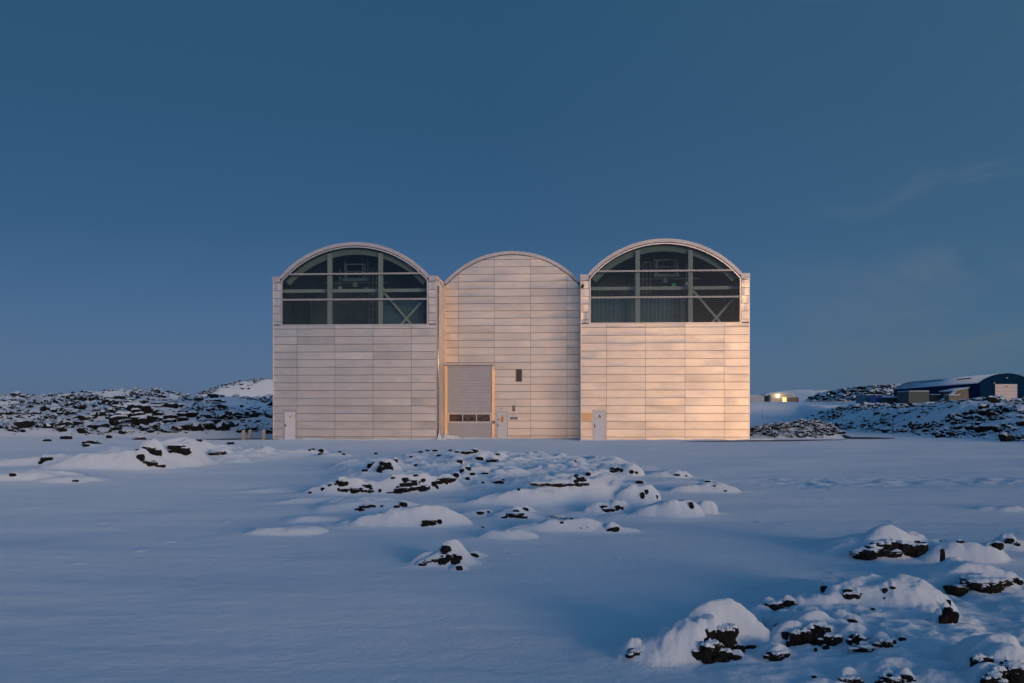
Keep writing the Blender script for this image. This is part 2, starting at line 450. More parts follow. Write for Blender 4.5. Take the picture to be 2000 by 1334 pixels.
def Hbase(x, y):
    """large forms of the land"""
    x = np.asarray(x, float); y = np.asarray(y, float)
    z = 0.05*fbm2(x/6, y/6, 3, 3) * sst(2, 12, np.hypot(x, y))
    n1 = fbm2(x/22, y/22, 11, 4); n2 = fbm2(x/7, y/7, 15, 3)
    # left lava field
    lm = sst(-2, -24, x+0.0*y)
    rise = np.interp(y, [93, 104, 150, 195, 235, 300, 500, 900], [0, 0.5, 2.5, 4.5, 6.5, 6.5, 6.5, 4.0])
    pk = 1.1*np.exp(-((x+88)/14)**2-((y-238)/22)**2) - 1.0*np.exp(-((x+70)/10)**2-((y-240)/40)**2)
    out = 1.6*np.exp(-((x+47)/8.0)**2-((y-128)/10)**2) + 1.5*np.exp(-((x+42)/9)**2-((y-150)/12)**2)
    L = lm*(rise + pk + out + (1.0*n1+0.5*n2)*sst(95, 125, y))
    # right lava ridge
    d = x-toe(y) + 1.5*n2
    P = np.interp(y, [60, 110, 150, 230, 320], [1.2, 2.5, 2.9, 3.9, 6.0])
    P = P + 1.1*np.exp(-((x-58)/6)**2-((y-125)/14)**2)
    Rr = sst(0, 10+y*0.02, d)*P*(1+0.10*n1) * sst(58, 84, y+0.35*(x-34))
    # gentle snow slope further back on the right
    S = 6.7*sst(195, 330, y)*sst(-10, 30, x)
    # pile of rubble beside the building
    pile = 0.95*np.clip(1-((x-24.3)/4.3)**2-((y-90)/5.0)**2, 0, 1)**0.8*(1+0.35*n2) + \
           0.45*np.clip(1-((x-26.8)/2.4)**2-((y-88.5)/3.5)**2, 0, 1)**0.8
    # hills
    h1 = 6.2*np.clip(1-((x-148)/31)**2-((y-400)/40)**2, 0, 1)**0.55*(1+0.1*n2)
    h2 = 12.5*np.exp(-((x-212)/26)**2-((y-700)/90)**2) + 11*np.exp(-((x-180)/25)**2-((y-760)/90)**2)
    h3 = np.interp(x, [-260, -200, -183, -177, -168, -156, -147, -141, -120, -60, 20], [0, 6, 12.2, 15.6, 19.6, 22.8, 23.9, 24.2, 23.5, 12, 0])*np.exp(-((y-600)/90)**2)*(1+0.03*n2)
    z = z + np.maximum(np.maximum(np.maximum(L, Rr), np.maximum(S, 0)), h3) + pile + h1 + h2
    # roll the land off behind the viewer and at large distance, gently
    z = z + 0.5*fbm2(x/60, y/60, 21, 3)*sst(60, 200, np.hypot(x-0, y-40))*sst(0, -40, y)
    return z

def lavamask(x, y):
    n2 = fbm2(x/7, y/7, 15, 3)
    a = sst(-6, -20, x)*sst(93, 104, y+3*n2)*sst(420, 300, y)
    b = sst(-0.5, 3, x-toe(y)+1.5*n2)*sst(240, 200, y)*sst(60, 80, y)
    c_ = (((x-24.4)/4.6)**2+((y-90)/5.4)**2 < 1)*1.0
    d = (((x-148)/36)**2+((y-400)/45)**2 < 1)*1.0
    return np.clip(a+b+c_+d, 0, 1)

def Hm(x, y, shelves=True):
    x = np.asarray(x, float); y = np.asarray(y, float)
    z = Hbase(x, y)
    near = (y > 2) & (y < 75) & (np.abs(x) < 45)
    if near.any():
        xs = x[near]; ys = y[near]; zs = np.zeros_like(xs)
        wx = fbm2(xs*0.9, ys*0.9, 31, 3); wy = fbm2(xs*0.9, ys*0.9, 37, 3)
        # broad raised outcrops with lumpy snow
        def region(cx, cy, ra, rb, seed):
            q = ((xs-cx)/ra)**2+((ys-cy)/rb)**2+0.55*fbm2(xs/ra*2.2, ys/rb*2.2, seed, 3)
            return sst(1.0, 0.35, q)
        bil = np.abs(fbm2(xs*0.55, ys*0.45, 61, 4)); bil2 = np.abs(fbm2(xs*1.5, ys*1.2, 63, 3))
        m1 = region(-0.4, 35, 6.0, 13, 41); m2 = region(-14.5, 44, 6.5, 9, 42); m3 = region(4.6, 8.6, 2.3, 3.4, 43)
        zs = m1*(0.10+0.34*bil+0.16*bil2) + m2*(0.12+0.5*bil+0.2*bil2)
        zs = zs + m3*(0.0+0.16*bil2*1.2+0.05*bil)
        zr0 = zs.copy(); zs = zs*0.8
        for (cx, cy, a, b, h, i) in HB:
            q = (np.abs(xs-cx) < a*3.0) & (np.abs(ys-cy) < b*3.2)
            if not q.any(): continue
            k = min(a, b); kk = min(0.55, 0.9)
            n3 = fbm2(xs[q]/a*0.55, ys[q]/b*0.6, 150+i, 2)
            n4 = fbm2(xs[q]/a*0.55, ys[q]/b*0.6, 250+i, 2)
            wk = 0.16 if cy < 16 else 0.30
            dx = (xs[q]-cx)/a + n3*wk*1.7; dy = (ys[q]-cy)/b + n4*wk*1.7
            dx = dx*(0.90+0.20*np.tanh(dx*2.0))       # long lee side
            dy = dy*(0.80-0.22*np.tanh(dy*2.0))
            d2 = dx*dx+dy*dy+0.18*fbm2(xs[q]/a*1.3, ys[q]/b*1.2, 450+i, 3)
            lump = 0.95+wk*fbm2(xs[q]/a*1.1, ys[q]/b*0.9, 50+i, 3, 0.45)-0.2*np.abs(fbm2(xs[q]/a*1.9, ys[q]/b*1.3, 350+i, 3))
            e = 1.10-0.25*np.tanh(dx*2.0)
            f = np.clip(1-np.clip(d2, 0, None)**1.45, 0, 1)**(e*0.8)*lump
            sk = 0.20*np.exp(-d2*0.55)*sst(2.9, 1.9, np.abs(xs[q]-cx)/a)*sst(3.1, 2.0, np.abs(ys[q]-cy)/b)
            v = h*(f*(0.72 if cy > 12 else 0.80)+sk)
            lo = np.minimum(zs[q], v)
            zs[q] = np.maximum(zs[q], v) + 0.2*lo*(1-lo/max(h, 1e-3)).clip(0, 1)
        if shelves:
            for (cx, cy, a, b, h) in SHELF:
                q = (np.abs(xs-cx) < a*3.2) & (ys > cy-b*1.5) & (ys < cy+b*6)
                if not q.any(): continue
                dx = (xs[q]-cx)/a; dy = (ys[q]-cy)/b + 0.35*wx[q]
                v = h*np.exp(-np.abs(dx)**2.6*0.62)*sst(-1.0, -0.30, dy)*np.exp(-np.clip(dy, 0, None)**2*0.10)
                zs[q] = np.maximum(zs[q], v)
        sw = 0.0
        zs = zs*(1+0.24*fbm2(xs*1.7, ys*1.3, 65, 3)*sst(8, 16, ys))
        # small crust bits and wind ripples
        r = np.hypot(xs, ys)
        cr = np.clip(vn2(xs*3.1, ys*2.7, 71)-0.955, 0, 1)*0.45*sst(8, 16, ys) + np.clip(vn2(xs*8.1, ys*7.3, 73)-0.95, 0, 1)*0.16*sst(9, 14, ys)
        rip = 0.009*fbm2(xs*0.35+ys*0.1, ys*0.9, 77, 3)+0.0025*fbm2(xs*3.0, ys*5.0, 78, 3)
        tex = (0.010*fbm2(xs*15, ys*15+zs*22, 87, 3)*sst(14, 9, ys)+0.018*fbm2(xs*7, ys*7+zs*12, 81, 3)+0.05*np.abs(fbm2(xs*2.6, ys*2.6+zs*5, 83, 3))-0.012)*np.clip(zs*6, 0, 1)
        # churned tracks on the right
        tr = sst(0, 1, 1-np.abs((ys-(27.5+0.10*(xs-8)))/3.5))*sst(5.5, 8, xs)*sst(22, 16, xs)
        tr = tr*0.05*fbm2(xs*2.6, ys*1.6, 85, 3)
        z[near] += zs + sw + (cr+rip)*sst(75, 40, ys) + tex + tr
    return z

def hit(px, py, shelves=False, ymin=4, ymax=420):
    ys = np.geomspace(ymin, ymax, 6000); xs = (px-1000)/F*ys; zr = CAM_H-(py-HOR)/F*ys
    h = Hm(xs, ys, shelves); k = np.argmax(h >= zr)
    if h[k] < zr[k]: k = len(ys)-1
    return float(xs[k]), float(ys[k]), float(h[k])

# ------------------------------------------------------------------ lava rocks near the viewer
ICO = {s: ico(s) for s in (1, 2, 3, 4, 5)}
def rock_shape(seed, sub, crag=0.36):
    V, Fc = ICO[sub]; V = V.copy()
    r = 1+0.30*fbm3(V*1.1+seed*3.1, seed, 2)+crag*np.abs(fbm3(V*2.6+seed, seed+9, 4, 0.6))-crag*0.35
    cell = np.floor((fbm3(V*1.7+seed*1.7, seed+21, 2)+1)*4)/4-1
    r = r+0.16*cell
    V = V*r[:, None]
    V[:, 2] = np.where(V[:, 2] > 0.55, 0.55+(V[:, 2]-0.55)*0.35, V[:, 2])
    return V, Fc

def make_rock(name, x, y, z0, w, h, dep, seed, sub=4, capthick=0.06, rz=0.0, snow=0.45):
    """black lava boulder whose foot is at z0, with a part for the snow lying on it"""
    V, Fc = rock_shape(seed, sub)
    V = V/np.abs(V).max(axis=0)
    if sub >= 4:
        rs = np.random.RandomState(seed); Vs = [V*np.array([.62, .8, .85])]; Fs = [Fc]
        for k in range(4):
            V2, F2 = rock_shape(seed*7+k, sub-1); V2 = V2/np.abs(V2).max(axis=0)
            sc_ = rs.uniform(.28, .5); ox = (-0.62, 0.60, -0.25, 0.3)[k]+rs.uniform(-.1, .1)
            V2 = V2*np.array([sc_*1.1, sc_*1.2, sc_*rs.uniform(1.0, 1.5)])+np.array([ox, rs.uniform(-.45, .1), rs.uniform(-.55, .25)])
            Fs.append(F2+sum(len(q_) for q_ in Vs)); Vs.append(V2)
        V = np.vstack(Vs); Fc = np.vstack(Fs)
    P = V*np.array([w/2, dep/2, h*0.62]); P[:, 2] += h*0.40
    ca, sa = math.cos(rz), math.sin(rz)
    P = np.stack([P[:, 0]*ca-P[:, 1]*sa, P[:, 0]*sa+P[:, 1]*ca, P[:, 2]], 1)
    o = mesh_np(name, P, Fc, m_rock, None, smooth=False)
    o.location = (x, y, z0)
    # snow lying on top
    if capthick <= 0: return o
    a, b, c_ = P[Fc[:, 0]], P[Fc[:, 1]], P[Fc[:, 2]]
    fn = np.cross(b-a, c_-a); vn_ = np.zeros_like(P)
    for k in range(3): np.add.at(vn_, Fc[:, k], fn)
    vn_ /= np.linalg.norm(vn_, axis=1)[:, None]+1e-9
    s = vn_[:, 2] + 0.45*fbm3(V*2.2+seed, seed+40, 3) + 0.35*(V[:, 2]-0.3)
    tk = capthick*h+0.003
    lift = np.clip((s-snow)*3.0, -1, 1)
    Q = P.copy(); Q[:, 2] += tk*1.6*lift; Q += vn_*(tk*0.6*lift)[:, None]
    keep = (lift[Fc].max(axis=1) > -0.05)
    if keep.sum() > 12:
        used = np.unique(Fc[keep]); mp_ = -np.ones(len(P), int); mp_[used] = np.arange(len(used))
        mesh_np('snow_cap', Q[used], mp_[Fc[keep]], m_snow, o, smooth=True)
    return o

# (px centre, foot row, width px, height px, turn, label or group key)
GM = ('black lava stone breaking through the snow of the middle outcrop', 'small lava stones in the middle outcrop')
GL = ('dark lava stone on the snowy mound left of the building', 'lava stones on the left mound')
GR = ('small black lava stone at the snowy lower right corner', 'small lava stones at the lower right')
GS = ('tiny dark stone lying on the snow in front of the left bay', 'tiny stones before the left bay')
GC = ('little black stone of the small lone outcrop in the snow', 'little stones of the small lone outcrop')
ROCKS = [
 (345,885,48,20,.0,'broad black rock at the crest of the left snow mound',None),
 (292,886,38,19,.3,'slanted black rock below the crest of the left snow mound',None),
 (292,907,34,12,-.3,GL,1),(275,898,20,14,-.6,'dark lava stone at the left end of the curved rock row on the left mound',None),(310,912,22,8,-.1,GL,1),(370,886,14,14,-.5,GL,1),(385,889,13,7,0,GL,1),
 (428,889,34,11,-.35,'long thin dark rock at the right edge of the left snow mound',None),(180,867,26,9,.1,GL,1),(168,873,12,7,0,GL,1),
 (275,859,28,7,0,'flat dark rock just behind the left snow mound',None),(212,856,10,8,0,GL,1),(130,858,18,9,0,GL,1),(92,862,14,5,0,GL,1),(388,862,12,5,0,GL,1),(450,868,12,5,0,GL,1),
 (88,903,22,14,.7,'lone black rock with a snow top at the far left drift',None),(25,931,12,8,.6,'black stone at the left edge of the near left drift',None),(148,941,11,5,0,'small flat stone on the long low drift at left',None),
 (627,884,8,9,0,GS,1),(626,888,9,4,0,GS,1),(612,879,6,4,0,GS,1),(664,884,5,4,0,GS,1),(671,889,6,4,0,GS,1),(734,887,6,4,0,GS,1),(605,880,5,4,0,GS,1),
 (722,914,9,10,0,GM,1),(733,914,14,14,.5,GM,1),(751,917,24,22,.5,'upright jagged black rock group leader at the far left of the middle outcrop',None),(766,915,8,10,0,GM,1),(771,904,10,8,0,GM,1),(712,921,10,6,0,GM,1),
 (663,942,12,7,.4,GM,1),(645,950,7,6,.4,GM,1),(631,957,8,8,.2,'lone black stone at the left tip of the middle outcrop',None),(606,964,6,5,0,GM,1),(743,924,7,4,0,GM,1),
 (700,962,60,15,.05,'long low black rock under a snow lid, left side of the middle outcrop',None),(672,960,20,10,0,GM,1),(742,962,5,9,0,GM,1),
 (784,963,38,16,0,'thick black rock, left one of the large pair in the middle outcrop',None),(828,960,44,20,.15,'thick black rock, right one of the large pair in the middle outcrop',None),
 (806,950,30,18,.3,'black rock wedged above the large pair in the middle outcrop',None),(792,943,12,12,0,GM,1),(768,936,8,6,0,GM,1),(812,930,8,4,0,GM,1),
 (868,943,36,14,.5,'slanting black rock ledge right of the large pair in the middle outcrop',None),
 (703,998,16,9,.2,GM,1),(717,991,22,8,.2,'black rock under the front snow lobe of the middle outcrop',None),(746,991,5,5,0,GM,1),(788,989,14,9,-.3,GM,1),(775,991,10,6,.2,GM,1),
 (843,1028,32,17,.1,'black rock showing through the big smooth hump of the middle outcrop',None),(858,1024,10,14,0,GM,1),
 (913,887,22,8,0,GM,1),(925,884,18,8,0,'dark rock at the far rim of the middle outcrop',None),(936,899,14,9,-.4,GM,1),(965,903,22,9,-.1,'dark block with snow top at the far right rim of the middle outcrop',None),(973,889,10,5,-.4,GM,1),
 (850,882,9,4,0,GM,1),(835,882,9,4,0,GM,1),(822,884,8,4,0,GM,1),(893,884,9,4,0,GM,1),(880,881,6,4,0,GM,1),(803,893,6,3,0,GM,1),(858,891,9,4,0,GM,1),(898,904,10,7,0,GM,1),(812,910,6,4,0,GM,1),
 (913,918,11,6,.2,GM,1),(903,922,9,7,.3,GM,1),(922,928,10,6,0,GM,1),(913,938,7,8,0,GM,1),(948,926,12,4,0,GM,1),(973,945,18,7,0,'small dark rock with round snow hat in the centre of the middle outcrop',None),(943,944,5,4,0,GM,1),
 (1003,1009,38,13,0,'flat topped black block standing alone in front of the middle outcrop',None),(1032,1008,14,4,0,GM,1),(938,1003,14,5,0,GM,1),(954,1000,6,4,0,GM,1),(943,1031,5,3,0,GM,1),
 (1085,949,76,10,-.05,'long black rock ledge below a snow roof, right half of the middle outcrop',None),(1133,940,22,13,.5,'short black ledge rising from the right end of the long ledge',None),(1117,948,12,6,0,GM,1),(1013,958,5,6,0,GM,1),
 (1203,923,28,14,.5,'black rock under the pointed snow peak of the middle outcrop',None),(1214,922,6,8,0,GM,1),(1233,925,8,9,-.3,GM,1),(1243,924,6,5,-.4,GM,1),(1322,930,10,5,0,GM,1),(1340,931,4,4,0,GM,1),
 (1382,942,10,4,-.3,GM,1),(1396,951,7,4,-.5,GM,1),(1417,961,9,5,-.5,GM,1),(1124,903,4,5,0,GM,1),
 (1194,1000,26,12,0,'cup shaped black rock under a snow cushion, right part of the outcrop',None),(1180,993,12,9,-.3,GM,1),(1206,993,9,12,.4,GM,1),
 (1255,978,8,22,0,'narrow upright black rock face in a snow step of the outcrop',None),(1262,962,8,10,-.3,GM,1),(1248,945,14,7,0,GM,1),(1282,978,5,14,.2,'thin black fin left of the snow pyramid',None),
 (1350,993,9,17,-.1,'black slab at the left foot of the small peak right of the snow pyramid',None),(1376,997,5,6,0,GM,1),(1387,998,5,4,0,GM,1),
 (1097,1013,26,4,0,GM,1),(1097,1022,7,6,0,GM,1),(1135,1032,10,4,0,GM,1),(1148,1031,8,5,0,GM,1),(1116,1014,6,3,0,GM,1),
 (1197,1039,20,12,0,'small black pointed rock right of the front hump of the outcrop',None),
 (882,1091,26,17,-.25,'round black rock crowning the small lone outcrop in the snow',None),(872,1080,14,12,.2,'upper black stone of the small lone outcrop',None),
 (838,1099,26,10,.1,'dark flat rock at the left foot of the small lone outcrop',None),(868,1105,14,13,-.3,'jagged stone at the front of the small lone outcrop',None),(897,1114,11,9,-.5,'lowest stone of the small lone outcrop',None),(924,1090,14,7,-.6,'thin dark stone on the right flank of the small lone outcrop',None),(850,1096,12,9,0,'stone in front of the round rock of the small lone outcrop',None),
 (1386,1294,50,36,.1,'big rounded black lava boulder at the foot of the snow hump, bottom right',None),(1413,1262,44,48,.2,'craggy black lava face on the right side of the bottom snow hump',None),(1395,1256,13,16,0,GR,1),
 (1242,1279,26,10,.2,'dark stone at the left tip of the bottom snow hump',None),(1440,1289,18,7,0,GR,1),(1425,1290,12,5,0,GR,1),
 (1506,1191,24,12,.1,'left dark stone of the pair on top of the lower right rock cluster',None),(1542,1187,20,12,.1,'right squarish stone of the pair on top of the lower right rock cluster',None),(1525,1192,12,9,0,GR,1),
 (1478,1240,18,20,.2,GR,1),(1494,1224,24,20,.2,'black stone at the upper left of the lower right rock arc',None),(1512,1236,18,18,0,GR,1),(1538,1226,22,20,.1,'knobbly black stone in the middle of the lower right rock arc',None),(1528,1238,20,18,0,GR,1),
 (1500,1226,34,20,.2,'ragged black rock at the back of the lower right rock arc',None),(1566,1222,36,18,-.1,'wide black rock at the back right of the lower right rock arc',None),(1585,1222,24,18,-.2,GR,1),(1556,1262,24,26,.1,'dark rock stem under the arched rock of the lower right cluster',None),(1620,1262,24,20,-.2,GR,1),(1690,1268,22,9,0,GR,1),
 (1372,1270,16,14,0,GR,1),(1424,1244,22,26,.1,'upper craggy stone beside the bottom snow hump',None),(1938,1318,44,34,-.2,'craggy black rock left of the bottom right corner face',None),(1965,1310,30,24,-.2,GR,1),
 (1458,1250,12,9,0,GR,1),(1463,1257,14,7,0,GR,1),(1466,1267,16,6,0,GR,1),(1474,1252,8,10,-.4,GR,1),(1540,1256,18,22,.3,GR,1),
 (1565,1240,44,20,-.15,'arched black lava rock over a snow hollow in the lower right cluster',None),(1598,1256,46,32,-.2,'largest black rock of the lower right cluster, dropping to the snow',None),
 (1648,1245,26,20,.3,'black rock between the lower right cluster and the big snow dome',None),(1666,1230,14,18,-.2,GR,1),(1674,1263,26,22,0,'blocky black rock below the big snow dome at lower right',None),(1613,1268,12,8,-.2,GR,1),
 (1515,1290,34,14,.1,'triangular dark rock in front of the lower right cluster',None),(1593,1273,6,8,0,GR,1),(1700,1270,56,8,.05,'low ragged black ledge left of the biggest snow drift, lower right',None),(1725,1264,26,12,0,'dark ragged rock at the left shoulder of the biggest snow drift',None),(1762,1252,12,8,.3,GR,1),
 (1668,1167,26,12,.3,'dark rock at the left shoulder of the big snow dome',None),(1729,1159,12,14,-.1,'small black stone on the front of the big snow dome',None),(1743,1150,12,7,-.3,GR,1),(1727,1170,5,6,0,GR,1),
 (1851,1218,20,30,-.1,'black rock face at the right end of the big snow dome',None),(1842,1218,14,14,0,GR,1),(1853,1180,8,16,-.1,GR,1),(1705,1192,7,5,0,GR,1),
 (1700,1088,60,18,.12,'long black lava slab under the snow, upper of the right edge mounds, left piece',None),(1740,1083,34,28,.2,'tall black part of the slab under the upper right mound',None),(1775,1089,40,24,.0,'right black part of the slab under the upper right mound',None),(1785,1066,30,12,.2,'black notch near the top of the upper right mound',None),
 (1841,1096,8,28,0,'upright black crack face in the mound near the right edge',None),(1876,1060,12,6,0,GR,1),(1836,1057,6,4,0,GR,1),
 (1884,1131,22,12,.1,'dark rock under the small snow knob near the right edge',None),(1888,1112,9,18,-.4,GR,1),(1855,1117,5,5,0,GR,1),
 (1915,1156,84,22,.08,'broad black slab under a snow lid near the right edge',None),(1978,1136,18,10,0,'small dark rock right of the broad slab near the right edge',None),
 (1948,1071,14,9,.3,GR,1),(1972,1062,16,10,.2,'pointed dark stone at the far right edge above the slab',None),(1986,1066,10,8,-.4,GR,1),
 (1610,1155,12,12,-.3,'lone dark stone in the snow above the big dome',None),
 (1925,1276,20,10,0,GR,1),(1932,1290,30,20,.1,GR,1),(1955,1325,62,42,-.2,'large craggy black face at the bottom right corner',None),(1945,1302,40,26,-.1,'craggy black rock above the corner face at bottom right',None),(1935,1263,9,14,-.3,GR,1),(1980,1345,50,40,-.2,'black lava rock cut by the bottom right edge',None),(1918,1298,14,10,0,GR,1),(1940,1345,36,24,0,GR,1),
 (1662,1336,26,12,0,'black stone at the bottom edge, left of two',None),(1740,1338,42,14,.1,'black stone at the bottom edge, right of two',None),(1590,1325,9,5,0,GR,1),
]
xr = np.random.RandomState(2024)
for q_ in list(ROCKS):
    px, pf, w, h, rz, lab, gp = q_
    if w < 18 or lab is GL: continue
    near_ = pf > 1040
    if not near_ and pf < 935: continue
    for k in range(2):
        ww = w*xr.uniform(.28, .5); hh_ = min(h, ww)*xr.uniform(.6, 1.1)
        ROCKS.append((px+xr.uniform(-.85, .85)*w, min(pf+xr.uniform(-.9, .15)*h, 1332), ww, hh_, xr.uniform(-.5, .5), GR if (near_ and px > 1150) else (GC if near_ else GM), 1))
RPOS = []
for i, (px, pf, w, h, rz, lab, gp) in enumerate(ROCKS):
    if pf > 1320: x, y, z = hit(px, pf, False, 3.2)
    else: x, y, z = hit(px, pf)
    s = y/F; big = 1.38 if y < 15 and w > 12 else 1.0
    W = w*s*1.30*big; Hh = h*s*1.2*big; D = min(W*0.9, Hh*3.0+0.05)
    RPOS.append((x, y, z, W, Hh, D))
    yc = y+D*0.62
    ex = x/y*yc
    top = z+Hh*0.95-float(Hbase(np.array([ex]), np.array([yc]))[0])
    if w > 7 and y < 60 and h < 1.4*w:
        SHELF.append((ex, yc+D*0.32, max(W*0.60, Hh*1.1), D*0.56, max(top, 0.02)))
for i, (px, pf, w, h, rz, lab, gp) in enumerate(ROCKS):
    x, y, z, W, Hh, D = RPOS[i]
    yc = y+D*0.24
    z2 = float(Hm(np.array([x]), np.array([y-0.02]), False)[0])
    sub = 5 if (y < 12 and w > 18) else (4 if w > 14 else 3)
    o = make_rock('lava_rock', x/y*yc, yc, min(z, z2)-Hh*0.12, W, Hh, D, 100+i, sub, 0.03 if w > 21 else 0, rz, 0.86)
    if gp: tag(o, lab[0], 'rock', lab[1])
    else: tag(o, lab, 'rock')

# ------------------------------------------------------------------ terrain mesh
def terrain():
    fov = 31.0
    th_in = np.linspace(-R(fov), R(fov), 900)
    th_out = np.linspace(R(fov), 2*math.pi-R(fov), 90)[1:-1]
    th = np.concatenate([th_in, th_out])
    r = np.concatenate([np.linspace(0.4, 3.0, 14)[:-1], np.geomspace(3.0, 60, 700)[:-1], np.geomspace(60, 450, 330)[:-1], np.geomspace(450, 9000, 60)])
    TH, RR = np.meshgrid(th, r)
    Xg = np.sin(TH)*RR; Yg = np.cos(TH)*RR
    x = Xg.ravel(); y = Yg.ravel()
    z = Hm(x, y)
    lm = lavamask(x, y)
    # rugged lava surface
    rug = 0.55*np.abs(fbm2(x/2.2, y/2.2, 91, 4, 0.6))+0.25*fbm2(x/0.8, y/0.8, 95, 2)
    far = sst(130, 320, y)
    z = z + lm*rug*(0.55+0.7*far)*np.where((x > 15) & (x < 33) & (y < 100), 0.35, 1.0)
    z = np.where(y < -5, z, z)
    nr, nt = Xg.shape
    idx = np.arange(nr*nt).reshape(nr, nt)
    a = idx[:-1, :]; b = idx[1:, :]
    a2 = np.roll(a, -1, axis=1); b2 = np.roll(b, -1, axis=1)
    Fq = np.stack([a, a2, b2, b], -1).reshape(-1, 4)
    V = np.stack([x, y, z], 1)
    # close the centre
    V = np.vstack([V, [[0, 0, 0]]])
    cen = len(V)-1
    lm = np.append(lm, 0)
    o = mesh_np('ground', V, Fq[:, ::-1], m_ground, None, True, {'lava': lm})
    tri = np.stack([np.full(nt, cen), idx[0], np.roll(idx[0], -1)], 1)
    bm = bmesh.new(); bm.from_mesh(o.data); bm.verts.ensure_lookup_table()
    for q in tri:
        try: bm.faces.new([bm.verts[int(k)] for k in q[::-1]])
        except ValueError: pass
    bm.to_mesh(o.data); bm.free()
    tag(o, None, None, None, 'structure')
    return o
ground = terrain()

# ------------------------------------------------------------------ rubble fields
def rubble(name, xs, ys, sizes, label, cat, group=None, seed=0, subs=2, flat_=0.75, sink=0.25):
    nb = 10
    base = [rock_shape(500+seed+k, subs, 0.35) for k in range(nb)]
    zz = Hm(xs, ys)
    lm = lavamask(xs, ys)
    rr = np.random.RandomState(seed)
    Vs = []; Fs = []; off = 0
    for k in range(len(xs)):
        V, Fc = base[rr.randint(nb)]
        a = rr.uniform(0, 6.283); ca, sa = math.cos(a), math.sin(a)
        s = sizes[k]; sx, sy, sz = s*rr.uniform(.7, 1.3), s*rr.uniform(.7, 1.3), s*flat_*rr.uniform(.5, 1.2)
        P = V*np.array([sx, sy, sz])*0.5
        tl = rr.uniform(-.5, .5); ct, st_ = math.cos(tl), math.sin(tl)
        P = np.stack([P[:, 0], P[:, 1]*ct-P[:, 2]*st_, P[:, 1]*st_+P[:, 2]*ct], 1)
        P = np.stack([P[:, 0]*ca-P[:, 1]*sa+xs[k], P[:, 0]*sa+P[:, 1]*ca+ys[k], P[:, 2]+zz[k]+lm[k]*0.12+s*flat_*0.5*(1-2*sink)], 1)
        Vs.append(P); Fs.append(Fc+off); off += len(P)
    o = mesh_np(name, np.vstack(Vs), np.vstack(Fs), m_rubble, None, False)
    tag(o, label, cat, group, 'stuff')
    return o

def scatter(n, x0, x1, y0, y1, dens, seed, smin, smax, pw=2.2, per_px=True):
    r = np.random.RandomState(seed); X_ = []; Y_ = []
    while len(X_) < n:
        # even in the log of distance, so far rows are not over-filled
        y = math.exp(r.uniform(math.log(y0), math.log(y1))); x = r.uniform(x0, x1)
        if r.rand() < dens(x, y): X_.append(x); Y_.append(y)
    s = smin+(smax-smin)*r.rand(n)**pw
    return np.array(X_), np.array(Y_), s

def dn_left(x, y):
    lm = float(lavamask(np.array([x]), np.array([y]))[0])
    c_ = 0.16+0.84*float(fbm2(x/9, y/14, 5, 3) > -0.05)
    if abs(x/y+0.27) > 0.26 and y > 60 and x/y < -0.56: return 0
    if x > -0.16*y: return 0.04*lm
    return lm*c_
def clump(x, y, s_): return s_*(0.45+1.35*vn2(x/8, y/15, 9)**1.3)
xs, ys, ss = scatter(7500, -140, -12, 92, 262, dn_left, 11, 0.2, 1.7, 3.6)
ss = clump(xs, ys, ss*(0.8+0.35*(ys-92)/150))
rubble('lava_field', xs, ys, ss, 'snow dusted black lava rubble rising left of the building', 'lava field', None, 1)

def dn_right(x, y):
    lm = float(lavamask(np.array([x]), np.array([y]))[0])
    if x/y > 0.62: return 0
    c_ = 0.16+0.84*float(fbm2(x/7, y/10, 6, 3) > -0.08)
    return lm*c_
xs, ys, ss = scatter(4200, 33, 125, 66, 225, dn_right, 12, 0.2, 1.15, 3.0)
ss = clump(xs*1.3, ys*1.3, ss)
rubble('lava_field', xs, ys, ss, 'snow dusted black lava rubble below the navy hangar on the right', 'lava field', None, 2)

def dn_pile(x, y): return 1.0 if ((x-24.4)/4.4)**2+((y-90)/5.2)**2 < 1 else 0
xs, ys, ss = scatter(800, 18, 33, 82, 97, dn_pile, 13, 0.12, 0.55, 2.0)
rubble('rubble_pile', xs, ys, ss, 'low pile of dark lava rubble beside the right corner of the building', 'rubble pile', None, 3)

def dn_hill(x, y): return 1.0 if ((x-148)/34)**2+((y-395)/42)**2 < 1 and x/y > 0.28 else 0
xs, ys, ss = scatter(1500, 112, 190, 352, 420, dn_hill, 14, 0.9, 3.6, 1.6)
rubble('rubble_hill', xs, ys, ss, 'rocky snow speckled hill behind the blue container on the right', 'hill', None, 4, 1)

def dn_far(x, y): return 1.0 if float(fbm2(x/20, y/30, 8, 3)) > 0.12 else 0.05
xs, ys, ss = scatter(300, -195, -140, 545, 600, dn_far, 15, 0.5, 2.2, 2)
rubble('far_hill_rocks', xs, ys, ss, 'scattered dark rocks on the far white hill left of the building', 'rocks', None, 5, 1)

